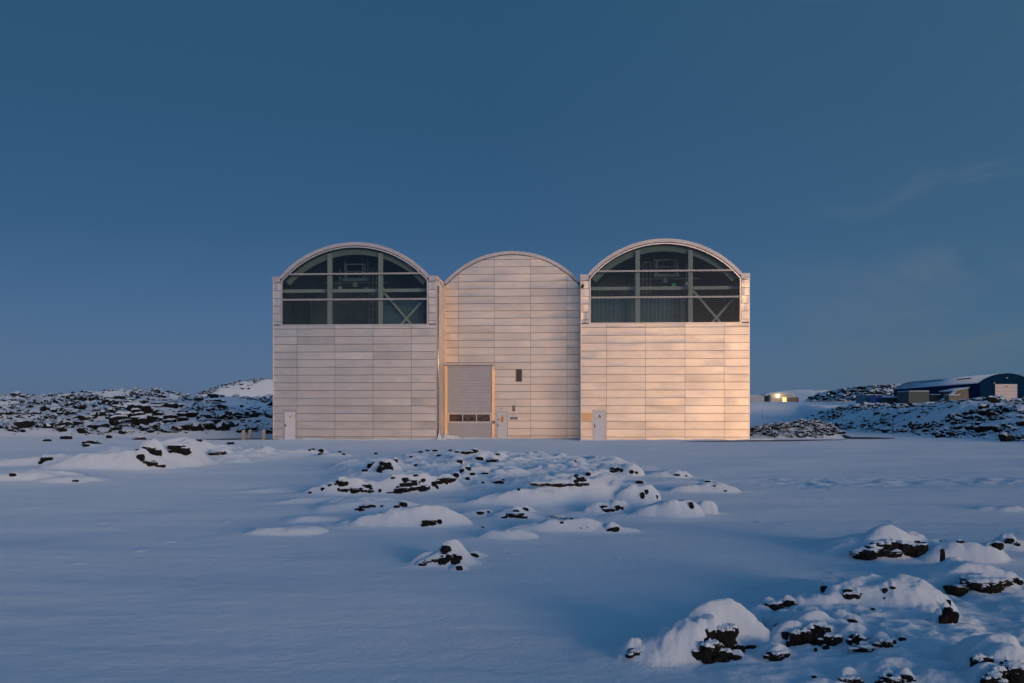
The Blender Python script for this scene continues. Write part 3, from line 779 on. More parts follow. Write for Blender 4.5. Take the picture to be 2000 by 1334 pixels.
# larger boulders standing out of the lava fields
BIG = [  # px, foot row, w px, h px
 (232,812,60,30,'jagged stone in the upper dark clump at the heart of the left lava field',1),
 (262,834,74,36,'jagged stone in the largest dark clump low in the left lava field',1),
 (300,830,66,26,'jagged stone in the clump just right of the largest one in the left lava field',1),
 (335,828,48,16,'jagged stone at the right end of the dark band in the left lava field',1),
 (212,828,40,18,'jagged stone at the left end of the dark band in the left lava field',1),
 (330,798,92,12,'jagged stone of the long black ledge in the upper left lava field',1),
 (400,785,38,14,'jagged stone of the dark ledge on the skyline before the far white hill',1),
 (422,790,40,8,'jagged stone of the low dark ledge below the far white hill',1),
 (142,812,16,10,'lone dark boulder in the left lava field',1),
 (486,807,20,10,'dark boulder in the lava field near the left bay',1),
 (245,792,46,12,'jagged stone of the black ledge above the largest clump in the left lava field',1),
 (1567,833,15,9,'snow topped black boulder crowning the rubble pile by the building',1),
 (1922,845,34,16,'largest dark boulder at the foot of the right lava slope',1),
 (1900,842,24,13,'dark boulder just left of the largest at the foot of the right lava slope',1),
 (1953,844,20,14,'dark boulder just right of the largest at the foot of the right lava slope',1),
 (1945,790,22,18,'dark boulder in front of the beige hangar door',1),
 (1858,783,16,9,'dark boulder on the crest left of the hangar gable',1),
 (1811,845,17,8,'dark boulder low on the right lava slope',1),
 (1787,846,10,7,'smaller dark boulder low on the right lava slope',1),
 (1838,855,18,10,'dark boulder at the road edge of the right lava slope',1),
 (1980,857,13,6,'dark boulder at the right end of the lava slope foot',1),
 (1734,827,20,6,'flat dark boulder at the left part of the right lava slope',1),
]
brng = np.random.RandomState(77)
for i, (px, pf, w, h, lab, _) in enumerate(BIG):
    if w > 30 and px < 450:
        n_ = int(w/5)
        for k in range(n_):
            qx = px+brng.uniform(-.5, .5)*w*0.9; qf = pf-brng.uniform(0, 0.8)*h; qw = w*brng.uniform(.26, .5); qh = min(h*brng.uniform(.4, .85), qw*0.9)
            x, y, z = hit(qx, qf); s = y/F; W = qw*s*1.15; Hh = qh*s*1.4; D = W*0.8
            o = make_rock('lava_crag', x, y+D*0.35, z-Hh*0.15, W, Hh, D, 700+i*20+k, 3, 0.02, 0.0, 0.78)
            tag(o, lab, 'rock', lab.replace('jagged stone', 'jagged stones', 1))
        continue
    x, y, z = hit(px, pf)
    s = y/F; W = w*s*1.15; Hh = h*s*1.35; D = W*0.8
    o = make_rock('lava_boulder', x, y+D*0.35, z-Hh*0.12, W, Hh, D, 300+i, 4, 0.03, 0.0, 0.80)
    tag(o, lab, 'boulder')

# ------------------------------------------------------------------ bare asphalt
def strip(name, pts, zoff=0.03, ndiv=40):
    """thin wind-cleared asphalt sheet draped on the ground; pts = (px, far row, near row)"""
    px = np.linspace(pts[0][0], pts[-1][0], ndiv)
    fr_ = np.interp(px, [q[0] for q in pts], [q[1] for q in pts]); nr_ = np.interp(px, [q[0] for q in pts], [q[2] for q in pts])
    V = []; Fq = []
    m = 8
    for i in range(ndiv):
        for j in range(m):
            r_ = fr_[i]+(nr_[i]-fr_[i])*j/(m-1); yy = g_y(r_); xx = (px[i]-1000)/F*yy
            V.append((xx, yy, 0))
    V = np.array(V); V[:, 2] = Hm(V[:, 0], V[:, 1])+zoff
    for i in range(ndiv-1):
        for j in range(m-1):
            a = i*m+j; Fq.append((a, a+1, a+m+1, a+m))
    o = mesh_np(name, V, Fq, m_asph, None, True)
    # make it face up
    bm = bmesh.new(); bm.from_mesh(o.data); bmesh.ops.recalc_face_normals(bm, faces=bm.faces)
    if bm.faces and sum(f.normal.z for f in bm.faces) < 0: bmesh.ops.reverse_faces(bm, faces=bm.faces)
    bm.to_mesh(o.data); bm.free()
    tag(o, None, None, None, 'structure')
strip('road', [(1335, 862.4, 862.6), (1420, 861.6, 863.0), (1480, 860.3, 863.2), (1560, 860.0, 862.0), (1655, 859.2, 859.6)])
strip('road', [(1635, 854.6, 855.0), (1660, 853.8, 856.8), (1700, 854.0, 857.2), (1748, 856.0, 856.6)])
strip('road', [(395, 858.2, 858.6), (440, 857.0, 859.4), (500, 857.2, 859.0), (545, 858.3, 858.8)])

# ------------------------------------------------------------------ main building
TH = R(3.3); ST, CT = math.sin(TH), math.cos(TH); D0 = 79.0
bld = empty('industrial_building', (0, D0, 0), -TH)
tag(bld, 'large metal clad building with three arched bays glowing pink at dusk', 'building')
def U(px, r=0.0):
    p = px-1000; return (p*(D0+r*CT)-F*r*ST)/(F*CT+p*ST)
def ZZ(px, py, r=0.0):
    u = U(px, r); return CAM_H+(HOR-py)*(D0-u*ST+r*CT)/F
REC = 4.6
ROW0, ROWH = 0.24, 0.60
trng = np.random.RandomState(5)

def panels(name, u0, u1, ulines, ztop, archf, y, omit=None, zbot=-0.35, gap=0.031, parent=bld):
    """sheet metal cladding: every sheet slightly bowed, lapped and separated by a dark joint"""
    mb = MB()
    us = [u0]+ulines+[u1]
    zs = [zbot]+[ROW0+ROWH*k for k in range(0, 40) if ROW0+ROWH*k < ztop-0.03]+[ztop]
    nx, nz = 8, 4
    for j in range(len(zs)-1):
        for i in range(len(us)-1):
            segs = [(us[i], us[i+1])]
            if omit: segs = omit(us[i], us[i+1], zs[j], zs[j+1])
            for (a, b, za, zb) in [(s[0], s[1], s[2] if len(s) > 2 else zs[j], s[3] if len(s) > 3 else zs[j+1]) for s in segs]:
                if b-a < 0.02 or zb-za < 0.02: continue
                tone = float(np.clip(trng.normal(0.58, 0.16), 0, 1))
                bow = trng.normal(0.003, 0.0065); tw = trng.normal(0, 0.0045); ph = trng.uniform(0, 6)
                tilt = trng.normal(0, 0.005)
                gz = gap/2; gu = gap*0.32
                xa, xb = a+(gu if i > 0 else 0), b-(gu if i < len(us)-2 else 0)
                z0_, z1_ = za+gz, zb-gz
                g = []
                for q in range(nz+1):
                    for w_ in range(nx+1):
                        s_, t_ = w_/nx, q/nz
                        uu = xa+(xb-xa)*s_; zz = z0_+(z1_-z0_)*t_
                        if archf is not None: zz = min(zz, archf(uu))
                        dy = bow*math.sin(math.pi*t_)*(0.6+0.4*math.sin(math.pi*s_*1.5+ph)) + tw*(s_-0.5)*2*(t_-0.5)*2 + tilt*math.sin(s_*5+ph) - 0.012*(1-t_)
                        g.append((uu, y+dy, zz))
                b0 = len(mb.v); mb.v += g; mb.t += [tone]*len(g)
                for q in range(nz):
                    for w_ in range(nx):
                        k = b0+q*(nx+1)+w_
                        za_, zb_ = mb.v[k][2], mb.v[k+nx+1][2]; zc_, zd_ = mb.v[k+1][2], mb.v[k+nx+2][2]
                        if zb_-za_ < 1e-4 and zd_-zc_ < 1e-4: continue
                        mb.f.append((k, k+1, k+nx+2, k+nx+1))
    me = bpy.data.meshes.new(name); me.from_pydata(mb.v, [], mb.f)
    a = me.attributes.new('tone', 'FLOAT', 'POINT'); a.data.foreach_set('value', mb.t)
    me.materials.append(m_clad)
    for p_ in me.polygons: p_.use_smooth = True
    o = bpy.data.objects.new(name, me); COL.objects.link(o); o.parent = parent
    return o

DEPTH = 30.0
class Arc:
    def __init__(s, ul, ur, zs, za):
        s.cx = (ul+ur)/2; h = (ur-ul)/2; rise = za-zs; s.R = (h*h+rise*rise)/(2*rise); s.cz = za-s.R; s.h = h
        s.a = math.asin(h/s.R); s.ul, s.ur, s.zs, s.za = ul, ur, zs, za
    def z(s, u, r=None):
        r = r or s.R; d = r*r-(u-s.cx)**2
        return s.cz+math.sqrt(d) if d > 0 else s.cz
    def halfu(s, z, r): return math.sqrt(max(r*r-(z-s.cz)**2, 0))

def side_wall(u, y0, y1, z1, facing, name='side_wall', rib=0.25):
    """ribbed side cladding, ribs run up the wall"""
    mb = MB(); y = y0; k = 0; outl = []
    while y < y1-1e-3:
        yn = min(y+rib, y1)
        for (ya, dx) in ((y, 0), (y+rib*0.55, 0), (y+rib*0.65, 0.03), (y+rib*0.9, 0.03)):
            if ya < y1: outl.append((u+facing*dx, ya))
        y = yn
    outl.append((u, y1))
    n_ = len(outl)
    vs = [(a, b, -0.35) for a, b in outl]+[(a, b, z1) for a, b in outl]
    mb.add(vs, [(i, i+1, n_+i+1, n_+i) for i in range(n_-1)], 0.5)
    return mb.build(name, m_clad, bld)

def vault(arc, y0, y1, th=0.26, over=0.10):
    mb = MB(); a0 = math.pi/2-arc.a; a1 = math.pi/2+arc.a
    mb.ring(arc.cx, arc.cz, arc.R-0.14, arc.R-0.012, a0, a1, y0+0.08, y1, 56)
    roof = mb.build('roof', m_fascia, bld, True)
    mb = MB(); mb.ring(arc.cx, arc.cz, arc.R-th, arc.R, a0, a1, y0-over, y0+0.075, 64)
    mb.build('fascia', m_fascia, roof)
    mb = MB(); mb.ring(arc.cx, arc.cz, arc.R-th-0.05, arc.R-th-0.003, a0, a1, y0-0.015, y0+0.07, 64)
    mb.build('shadow_gap', m_joint, roof)
    return roof

def glazed_bay(px0, px1, cap_l, cap_r, arch_l, arch_r, apex, wl, wr, sill, trans, cols, joints, beam_row, brace, mirror=False):
    u0, u1 = U(px0), U(px1)
    zc = (ZZ(px0+6, cap_l[0])+ZZ(px1-6, cap_r[0]))/2         # top of parapet caps
    arc = Arc(U(arch_l[0]), U(arch_r[0]), (ZZ(*arch_l)+ZZ(*arch_r))/2, ZZ(*apex))
    wl_, wr_ = U(wl), U(wr); zs = ZZ((wl+wr)/2, sill)
    ztop = zc-0.36
    def om(a, b, za, zb):
        if zb <= zs+0.001: return [(a, b)]
        out = []
        if za < zs: out.append((a, b, za, zs-0.04)); za = zs+0.01; 
        if a < wl_-0.1: out.append((a, min(b, wl_-0.05), za, zb))
        if b > wr_+0.1: out.append((max(a, wr_+0.05), b, za, zb))
        return out
    # split rows at the window: keep cells beside it
    panels('wall', u0+0.035, u1-0.035, [U(j) for j in joints], ztop, None, 0.0, om)
    # dark backing behind the sheets
    mb = MB(); mb.box(u0+0.02, u1-0.02, 0.035, 0.09, -0.3, zs-0.03)
    mb.box(u0+0.02, wl_-0.02, 0.0351, 0.0901, zs-0.03, ztop); mb.box(wr_+0.02, u1-0.02, 0.0351, 0.0901, zs-0.03, ztop)
    mb.build('wall_backing', m_joint, bld)
    # corner trims
    for a in (u0, u1-0.05):
        mb = MB(); mb.box(a-0.005, a+0.055, -0.03, 0.12, -0.3, ztop+0.02); mb.build('corner_trim', m_trim, bld)
    # parapet caps
    for (a, b) in ((u0-0.04, arc.ul+0.10), (arc.ur-0.10, u1+0.04)):
        mb = MB(); mb.box(a, b, -0.07, DEPTH, ztop+0.022, zc)
        mb.box(a+0.02, b-0.02, -0.05, 0.3, ztop-0.035, ztop+0.02)
        mb.build('parapet_cap', m_fascia, bld)
    vault(arc, 0, DEPTH)
    # window
    win = MB(); Rf = arc.R-0.315
    a0 = math.pi/2-math.asin(min(1, (wr_-arc.cx)/Rf)); a1 = math.pi/2+math.asin(min(1, (arc.cx-wl_)/Rf))
    win.ring(arc.cx, arc.cz, Rf-0.085, Rf, a0, a1, -0.03, 0.12, 64)
    zl = arc.z(wl_, Rf-0.03); zr = arc.z(wr_, Rf-0.03)
    win.box(wl_-0.03, wl_+0.06, -0.035, 0.12, zs, zl); win.box(wr_-0.06, wr_+0.03, -0.035, 0.12, zs, zr)
    win.box(wl_-0.10, wr_+0.10, -0.06, 0.125, zs-0.045, zs+0.015)
    w = win.build('window', m_trim, bld)
    for tr_ in trans:
        zt = ZZ((wl+wr)/2, tr_); hu = min(arc.halfu(zt, Rf-0.06), 99)
        a, b = max(wl_+0.02, arc.cx-hu), min(wr_-0.02, arc.cx+hu)
        mb = MB(); mb.box(a, b, -0.045, 0.10, zt-0.07, zt+0.06); mb.build('transom', m_transom, w)
    # glass
    n_ = 60; V = []; Fq = []
    for i in range(n_+1):
        uu = wl_+0.03+(wr_-wl_-0.06)*i/n_
        V += [(uu, 0.05, zs+0.01), (uu, 0.05, arc.z(uu, Rf-0.05))]
    for i in range(n_): Fq.append((2*i, 2*i+2, 2*i+3, 2*i+1))
    mesh_np('glass', V, Fq, m_glass, w)
    # interior hall behind the glass
    mb = MB(); yb = 11.0
    k = 0; u = u0+0.2; pts = []
    while u < u1-0.2:
        pts += [(u, yb), (u+0.16, yb), (u+0.2, yb-0.09), (u+0.34, yb-0.09)]; u += 0.38
    n2 = len(pts); zt = arc.za-0.5
    mb.add([(a, b, 0) for a, b in pts]+[(a, b, min(zt, arc.z(a, arc.R-0.3))) for a, b in pts], [(i, i+1, n2+i+1, n2+i) for i in range(n2-1)])
    mb.box(u0+0.12, u0+0.16, 0.12, yb, 0, ztop); mb.box(u1-0.16, u1-0.12, 0.12, yb, 0, ztop)
    mb.ring(arc.cx, arc.cz, arc.R-0.36, arc.R-0.32, math.pi/2-arc.a, math.pi/2+arc.a, 0.14, yb, 32)
    mb.build('interior_wall', m_inwall, bld)
    mb = MB(); mb.box(u0+0.15, u1-0.15, 0.2, yb, 6.0, 6.1); mb.build('interior_floor', m_infloor, bld)
    for c_ in cols:
        uc = U(c_, 0.4); zt = arc.z(uc, arc.R-0.55)
        mb = MB(); mb.box(uc-0.17, uc+0.17, 0.28, 0.32, 6.1, zt); mb.box(uc-0.02, uc+0.02, 0.32, 0.56, 6.1, zt); mb.box(uc-0.17, uc+0.17, 0.56, 0.60, 6.1, zt)
        mb.build('column', m_steel, bld)
    mb = MB(); mb.ring(arc.cx, arc.cz, arc.R-0.86, arc.R-0.42, math.pi/2-arc.a*0.995, math.pi/2+arc.a*0.995, 0.66, 0.80, 48)
    mb.build('arch_beam', m_steel2, bld)
    zb = ZZ((wl+wr)/2, beam_row, 1.2)
    mb = MB(); mb.box(u0+0.2, u1-0.2, 1.1, 1.25, zb-0.13, zb+0.13); mb.build('cross_beam', m_steel, bld)
    for (a, b) in brace:
        mb = MB(); mb.bar((U(a[0], 1.5), 1.5, ZZ(a[0], a[1], 1.5)), (U(b[0], 1.5), 1.5+0.06, ZZ(b[0], b[1], 1.5)), 0.17, 0.08)
        mb.build('brace', m_steel, bld)
    # pale corrugated partition behind the lowest panes
    pa, pb = ((wl, (cols[0]+cols[1])/2+48) if mirror else (cols[1]+4, wr))
    ua, ub = U(pa, 2.0)+0.1, U(pb, 2.0)-0.05; zt_ = ZZ((wl+wr)/2, trans[1]+3, 2.0)
    pts = []; u = ua
    while u < ub-0.3:
        pts += [(u, 2.0), (u+0.13, 2.0), (u+0.17, 1.93), (u+0.28, 1.93)]; u += 0.32
    n2 = len(pts); mb = MB()
    mb.add([(a, b, 6.1) for a, b in pts]+[(a, b, zt_) for a, b in pts], [(i, i+1, n2+i+1, n2+i) for i in range(n2-1)])
    mb.build('partition', m_partition, bld)
    # maintenance platform hanging in the middle of the hall
    cxp = (cols[0]+cols[1])/2 + (2 if not mirror else 4)
    Yp = 3.0; uu = U(cxp, Yp)
    zp = ZZ(cxp, beam_row-18-(3 if mirror else 0), Yp)
    mb = MB(); mb.box(uu-1.0, uu+1.0, Yp-0.5, Yp+0.5, zp-0.02, zp+0.22)
    for q in range(-9, 10): mb.box(uu+q*0.1-0.02, uu+q*0.1+0.02, Yp-0.53, Yp-0.5, zp-0.02, zp+0.22)
    mb.box(uu-2.6, uu+2.6, Yp-0.1, Yp, zp-0.14, zp-0.08)
    for dx in (-0.85, -0.72, 0.6, 0.78): mb.box(uu+dx, uu+dx+0.05, Yp-0.5, Yp-0.45, zp+0.2, zp+1.35)
    mb.box(uu-0.85, uu+0.83, Yp-0.5, Yp-0.45, zp+1.30, zp+1.36); mb.box(uu-0.85, uu+0.83, Yp-0.5, Yp-0.45, zp+0.75, zp+0.79)
    for dx in (-0.95, 0.9): mb.box(uu+dx, uu+dx+0.05, Yp, Yp+0.05, zp+0.2, arc.z(uu+dx, arc.R-0.4))
    pl = mb.build('platform', m_steel2, bld)
    mb = MB(); mb.tube((uu-0.1, Yp, zp-0.02), (uu-0.1, Yp, zp-0.45), 0.2, 0.25, 14); mb.build('hoist', m_steel2, pl)
    gx = 0.45 if not mirror else 0.55
    mb = MB(); mb.box(uu+gx, uu+gx+0.28, Yp+0.8, Yp+0.9, zp-0.62, zp-0.36); mb.build('green_lamp', m_greenlamp, bld)
    for dx in ((-1.6, 1.9) if not mirror else (1.75,)):
        mb = MB(); mb.tube((uu+dx, Yp+1.2, zp-0.2), (uu+dx, Yp+1.2, zp-0.5), 0.10, 0.2, 14); mb.tube((uu+dx, Yp+1.2, zp-0.2), (uu+dx, Yp+1.2, zp+1.2), 0.02, 0.02, 6)
        mb.build('hall_lamp', m_inlamp, bld)
    # ladder with safety cage
    lx = uu+(1.15 if not mirror else -1.45); Yl = 4.0
    mb = MB()
    for dx in (-0.3, 0.0, 0.3): mb.box(lx+dx-0.02, lx+dx+0.02, Yl, Yl+0.04, 6.1, zp+1.4)
    zz_ = 6.4
    while zz_ < zp+1.4:
        mb.box(lx-0.3, lx+0.3, Yl-0.02, Yl+0.03, zz_, zz_+0.04); zz_ += 0.9 if int(zz_*10) % 2 else 0.6
    mb.build('ladder', m_grey, bld)
    return arc, u0, u1, ztop, zc

LJ = [580.3, 654, 728.8, 803.6]
arcL, uL0, uL1, ztL, zcL = glazed_bay(533, 853, (540.5,), (538.5,), (545.5, 542), (840, 539), (692, 473.2), 550, 835.5, 633.8,
    (534.6, 584.6), (644.3, 743.5), LJ, 568, [((748, 569), (803, 633)), ((784, 633), (823, 590))])
RJ = [1184.6, 1261, 1338, 1414.5]
arcR, uR0, uR1, ztR, zcR = glazed_bay(1134, 1464, (536.5,), (533,), (1147.5, 536.5), (1449.7, 532.7), (1299.5, 466.2), 1152, 1446.5, 630.3,
    (528.7, 580.2), (1245.4, 1348.5), RJ, 563, [((1352, 566), (1407, 629)), ((1391, 630), (1433, 583))], True)

# middle bay, set back
uC0, uC1 = uL1, uR0
arcC = Arc(uC0, uC1, (ZZ(868, 552, REC)+ZZ(1131, 549, REC))/2, ZZ(1000, 490.6, REC))
panels('wall', uC0+0.02, uC1-0.02, [U(j, REC) for j in (895.5, 965.5, 1036.2, 1107.2)], arcC.za-0.2, lambda u: arcC.z(u, arcC.R-0.27), REC)
mb = MB(); n_ = 40
pts = [(uC0+0.01, -0.3)]+[(uC1-0.01, -0.3)]+[(uC1-0.01-(uC1-uC0-0.02)*i/n_, arcC.z(uC1-0.01-(uC1-uC0-0.02)*i/n_, arcC.R-0.29)) for i in range(n_+1)]
mb.prism(pts, REC+0.035, REC+0.09); mb.build('wall_backing', m_joint, bld)
vault(arcC, REC, DEPTH)
# returns between the bays and the outer side walls
side_wall(uL1-0.02, 0.12, REC, ztL, 1); side_wall(uR0+0.02, 0.12, REC, ztR, -1)
side_wall(uL0+0.02, 0.12, DEPTH, ztL, -1); side_wall(uR1-0.02, 0.12, DEPTH, ztR, 1)
mb = MB(); mb.box(uL0+0.05, uR1-0.05, DEPTH-0.1, DEPTH, -0.3, ztL); mb.build('rear_wall', m_clad, bld)
mb = MB(); mb.box(uL1-0.1, uL1-0.05, REC, DEPTH-0.1, 5, ztL); mb.box(uR0+0.05, uR0+0.1, REC, DEPTH-0.1, 5, ztR); mb.build('inner_wall', m_clad, bld)
# corner flashings of the set-back wall
mb = MB(); mb.box(uC0+0.012, uC0+0.10, REC-0.06, REC+0.02, 5.75, arcC.zs-0.3); mb.build('corner_trim', m_trim, bld)
# drainpipe on the return wall
mb = MB(); mb.tube((uL1+0.10, 0.22, 0.1), (uL1+0.10, 0.22, ztL-0.4), 0.055, 0.055, 14)
for z in (1.5, 3.5, 5.5, 7.5, 9.5, 11.2): mb.tube((uL1+0.10, 0.22, z), (uL1+0.10, 0.22, z+0.06), 0.07, 0.07, 14)
mb.build('drainpipe', m_trim, bld, True)

# ---- personnel doors
def door(pxa, pxb, top, lpa, lpb, ltop, bottom, hpx, hrow, r, hinge_right=True, sticker=None):
    y = r
    ua, ub = U(pxa, r), U(pxb, r); zt = ZZ(pxa, top, r); la, lb = U(lpa, r), U(lpb, r); lt = ZZ(lpa, ltop, r); zb = 0.03
    fr_ = MB()
    fr_.box(ua, la-0.012, y-0.085, y-0.02, -0.2, zt); fr_.box(lb+0.012, ub, y-0.085, y-0.02, -0.2, zt); fr_.box(la-0.012, lb+0.012, y-0.085, y-0.02, lt+0.012, zt)
    fr_.box(ua-0.03, ub+0.03, y-0.12, y-0.02, zt+0.001, zt+0.05)
    lf = MB(); lf.box(la, lb, y-0.065, y-0.025, zb, lt)
    d = lf.build('door', m_door, bld)
    fr_.build('door_frame', m_doorframe, d)
    mb = MB(); mb.box(la-0.012, lb+0.012, y-0.024, y-0.021, zb-0.1, lt+0.012); mb.build('door_gap', m_joint, d)
    hz = ZZ(hpx, hrow, r); hu = U(hpx, r)
    mb = MB(); mb.box(hu-0.03, hu+0.03, y-0.075, y-0.066, hz-0.12, hz+0.12); mb.tube((hu, y-0.075, hz+0.03), (hu, y-0.12, hz+0.03), 0.014, 0.014, 8)
    mb.bar((hu-0.01, y-0.12, hz+0.03), (hu+0.12, y-0.12, hz+0.03), 0.025); mb.build('handle', m_dark, d)
    for z in (0.3, (lt+zb)/2, lt-0.25):
        mb = MB(); ue = lb+0.005 if hinge_right else la-0.005
        mb.tube((ue, y-0.095, z-0.06), (ue, y-0.095, z+0.06), 0.018, 0.018, 8); mb.build('hinge', m_grey, d)
    return d, y-0.0655
dl, yl = door(553, 580, 801, 556.6, 577.6, 804.3, 857, 557.6, 831, 0.0)
uc, zc_ = U(567.4), ZZ(567.4, 814.3)
mb = MB(); mb.prism([(uc-0.11, zc_-0.07), (uc+0.11, zc_-0.07), (uc, zc_+0.13)], yl-0.003, yl-0.0005); mb.build('warning_sign', m_yellow, dl)
mb = MB(); mb.prism([(uc-0.012, zc_+0.0), (uc+0.012, zc_+0.0), (uc+0.015, zc_+0.07), (uc-0.015, zc_+0.07)], yl-0.005, yl-0.0035); mb.box(uc-0.014, uc+0.014, yl-0.005, yl-0.0035, zc_-0.045, zc_-0.02); mb.build('warning_symbol', m_dark, dl)
dc, yc_ = door(967.6, 993, 802, 971.8, 991.2, 805.5, 855, 971.6+0.9, 831, REC)
uc = U(981, REC); zt_ = ZZ(981, 811, REC)
mb = MB(); mb.prism([(uc-0.11, zt_-0.26), (uc+0.11, zt_-0.26), (uc+0.03, zt_), (uc-0.03, zt_)], yc_-0.003, yc_-0.0005)
mb.box(uc-0.115, uc+0.115, yc_-0.003, yc_-0.0005, zt_-0.56, zt_-0.262); mb.build('warning_sign', m_yellow, dc)
mb = MB(); mb.prism([(uc-0.045, zt_-0.22), (uc+0.045, zt_-0.22), (uc+0.01, zt_-0.09), (uc-0.01, zt_-0.09)], yc_-0.005, yc_-0.0035)
for k in range(3): mb.box(uc-0.09, uc+0.09, yc_-0.005, yc_-0.0035, zt_-0.34-k*0.08, zt_-0.32-k*0.08)
mb.build('warning_symbol', m_red, dc)
mb = MB(); ul = U(974, REC); zl_ = ZZ(974, 819.3, REC); mb.box(ul-0.07, ul+0.06, yc_-0.03, yc_-0.0005, zl_-0.04, zl_+0.04); mb.build('lock', m_dark, dc)
dr, yr = door(1157, 1184, 801, 1160.3, 1181.5, 804.3, 857, 1161.2, 832, 0.0)
uc, zc_ = U(1171), ZZ(1171, 813.5)
mb = MB(); mb.prism([(uc-0.10, zc_-0.10), (uc+0.10, zc_-0.10), (uc+0.09, zc_+0.01), (uc+0.02, zc_+0.16), (uc-0.02, zc_+0.16), (uc-0.09, zc_+0.01)], yr-0.003, yr-0.0005); mb.build('warning_sign', m_red, dr)
mb = MB(); mb.box(uc-0.05, uc+0.05, yr-0.005, yr-0.0035, zc_-0.06, zc_+0.03); mb.build('warning_symbol', m_yellow, dr)

# ---- roller door
ra, rb = U(874, REC), U(960.5, REC); zrt = ZZ(917, 713.8, REC)
zw0, zw1 = ZZ(917, 823.2, REC), ZZ(917, 809.5, REC)
def ribbed(z0, z1, pitch=0.25):
    prof = []; z = z0
    while z < z1-0.01:
        prof += [(0.0, z), (-0.012, min(z+pitch*0.78, z1)), (0.035, min(z+pitch*0.84, z1)), (0.035, min(z+pitch*0.97, z1))]; z += pitch
    prof.append((0.0, z1))
    n_ = len(prof)
    return [(ra, REC-0.06+d, z) for d, z in prof]+[(rb, REC-0.06+d, z) for d, z in prof], [(i, n_+i, n_+i+1, i+1) for i in range(n_-1)]
mb = MB()
for (a, b) in ((-0.1, zw0-0.09), (zw1+0.09, zrt)):
    v, f = ribbed(a, b); mb.add(v, f)
rd = mb.build('roller_door', m_shutter, bld)
mb = MB(); xs_ = [ra, U(878, REC), U(903.2, REC), U(904.6, REC), U(930.2, REC), U(931.6, REC), U(957.2, REC), rb]
yf = REC-0.075
mb.box(ra, rb, yf, REC-0.03, zw0-0.09, zw0); mb.box(ra, rb, yf, REC-0.03, zw1, zw1+0.09)
for k in (0, 2, 4, 6): mb.box(xs_[k], xs_[k+1], yf, REC-0.03, zw0, zw1)
mb.build('window_frame', m_trim, rd)
m_dglass, t, p = newmat('dark_pane'); t.links.new(RAMP(t, NOISE(t, objcoord(t, (1.0, 1, 2.2)), 1.6, 2, 0.5), [(0.47, (0.012, 0.012, 0.014)), (0.53, (0.10, 0.05, 0.03))]), p.inputs['Base Color']); setp(p, Roughness=0.15)
for k in (1, 3, 5):
    mb = MB(); mb.box(xs_[k], xs_[k+1], REC-0.055, REC-0.04, zw0, zw1); mb.build('pane', m_dglass, rd)
# frame with a splayed left jamb and a header
mb = MB()
e = U(868.8, REC)
mb.add([(e+0.03, REC-0.105, -0.1), (ra, REC-0.065, -0.1), (ra, REC-0.02, -0.1), (e+0.03, REC-0.02, -0.1), (e+0.03, REC-0.105, zrt), (ra, REC-0.065, zrt), (ra, REC-0.02, zrt), (e+0.03, REC-0.02, zrt)],
       [(0,1,5,4),(1,2,6,5),(2,3,7,6),(3,0,4,7),(4,5,6,7)], 0.9)
mb.build('left_jamb', m_glowtint, rd)
mb = MB(); mb.box(rb, rb+0.035, REC-0.13, REC-0.02, -0.1, zrt+0.17); x0_, x1_ = rb+0.036, U(966.2, REC); z1_ = ZZ(966, 722, REC)
mb.add([(x0_, REC-0.085, -0.1), (x1_, REC-0.045, -0.1), (x1_, REC-0.02, -0.1), (x0_, REC-0.02, -0.1), (x0_, REC-0.098, z1_), (x1_, REC-0.045, z1_), (x1_, REC-0.02, z1_), (x0_, REC-0.02, z1_)],
       [(0,1,5,4),(1,2,6,5),(2,3,7,6),(3,0,4,7),(4,5,6,7)], 0.9)
mb.build('right_jamb', m_glowtint, rd)
mb = MB(); mb.box(e-0.02, U(965.5, REC), REC-0.20, REC-0.02, zrt, zrt+0.18); mb.build('header', m_fascia, rd)
mb = MB(); mb.box(e, U(963, REC), REC-0.17, REC-0.05, zrt-0.035, zrt-0.002); mb.build('header_gap', m_joint, rd)

# ---- louvre vent
va, vb = U(1007.8, REC), U(1019.2, REC); vz0, vz1 = ZZ(1013, 745, REC), ZZ(1013, 721.4, REC)
mb = MB(); mb.box(va-0.03, va+0.02, REC-0.07, REC-0.02, vz0-0.03, vz1+0.03); mb.box(vb-0.02, vb+0.03, REC-0.07, REC-0.02, vz0-0.03, vz1+0.03)
mb.box(va, vb, REC-0.07, REC-0.02, vz1, vz1+0.03); mb.box(va, vb, REC-0.07, REC-0.02, vz0-0.03, vz0)
vent = mb.build('vent', m_grey, bld)
mb = MB(); n_ = 10
for k in range(n_):
    z = vz0+(vz1-vz0)*k/n_; hgt = (vz1-vz0)/n_
    mb.add([(va, REC-0.065, z+0.01), (vb, REC-0.065, z+0.01), (vb, REC-0.025, z+hgt*0.8), (va, REC-0.025, z+hgt*0.8)], [(0,1,2,3)])
mb.box(va, vb, REC-0.022, REC-0.018, vz0, vz1)
mb.build('louvre_slats', m_slat, vent)

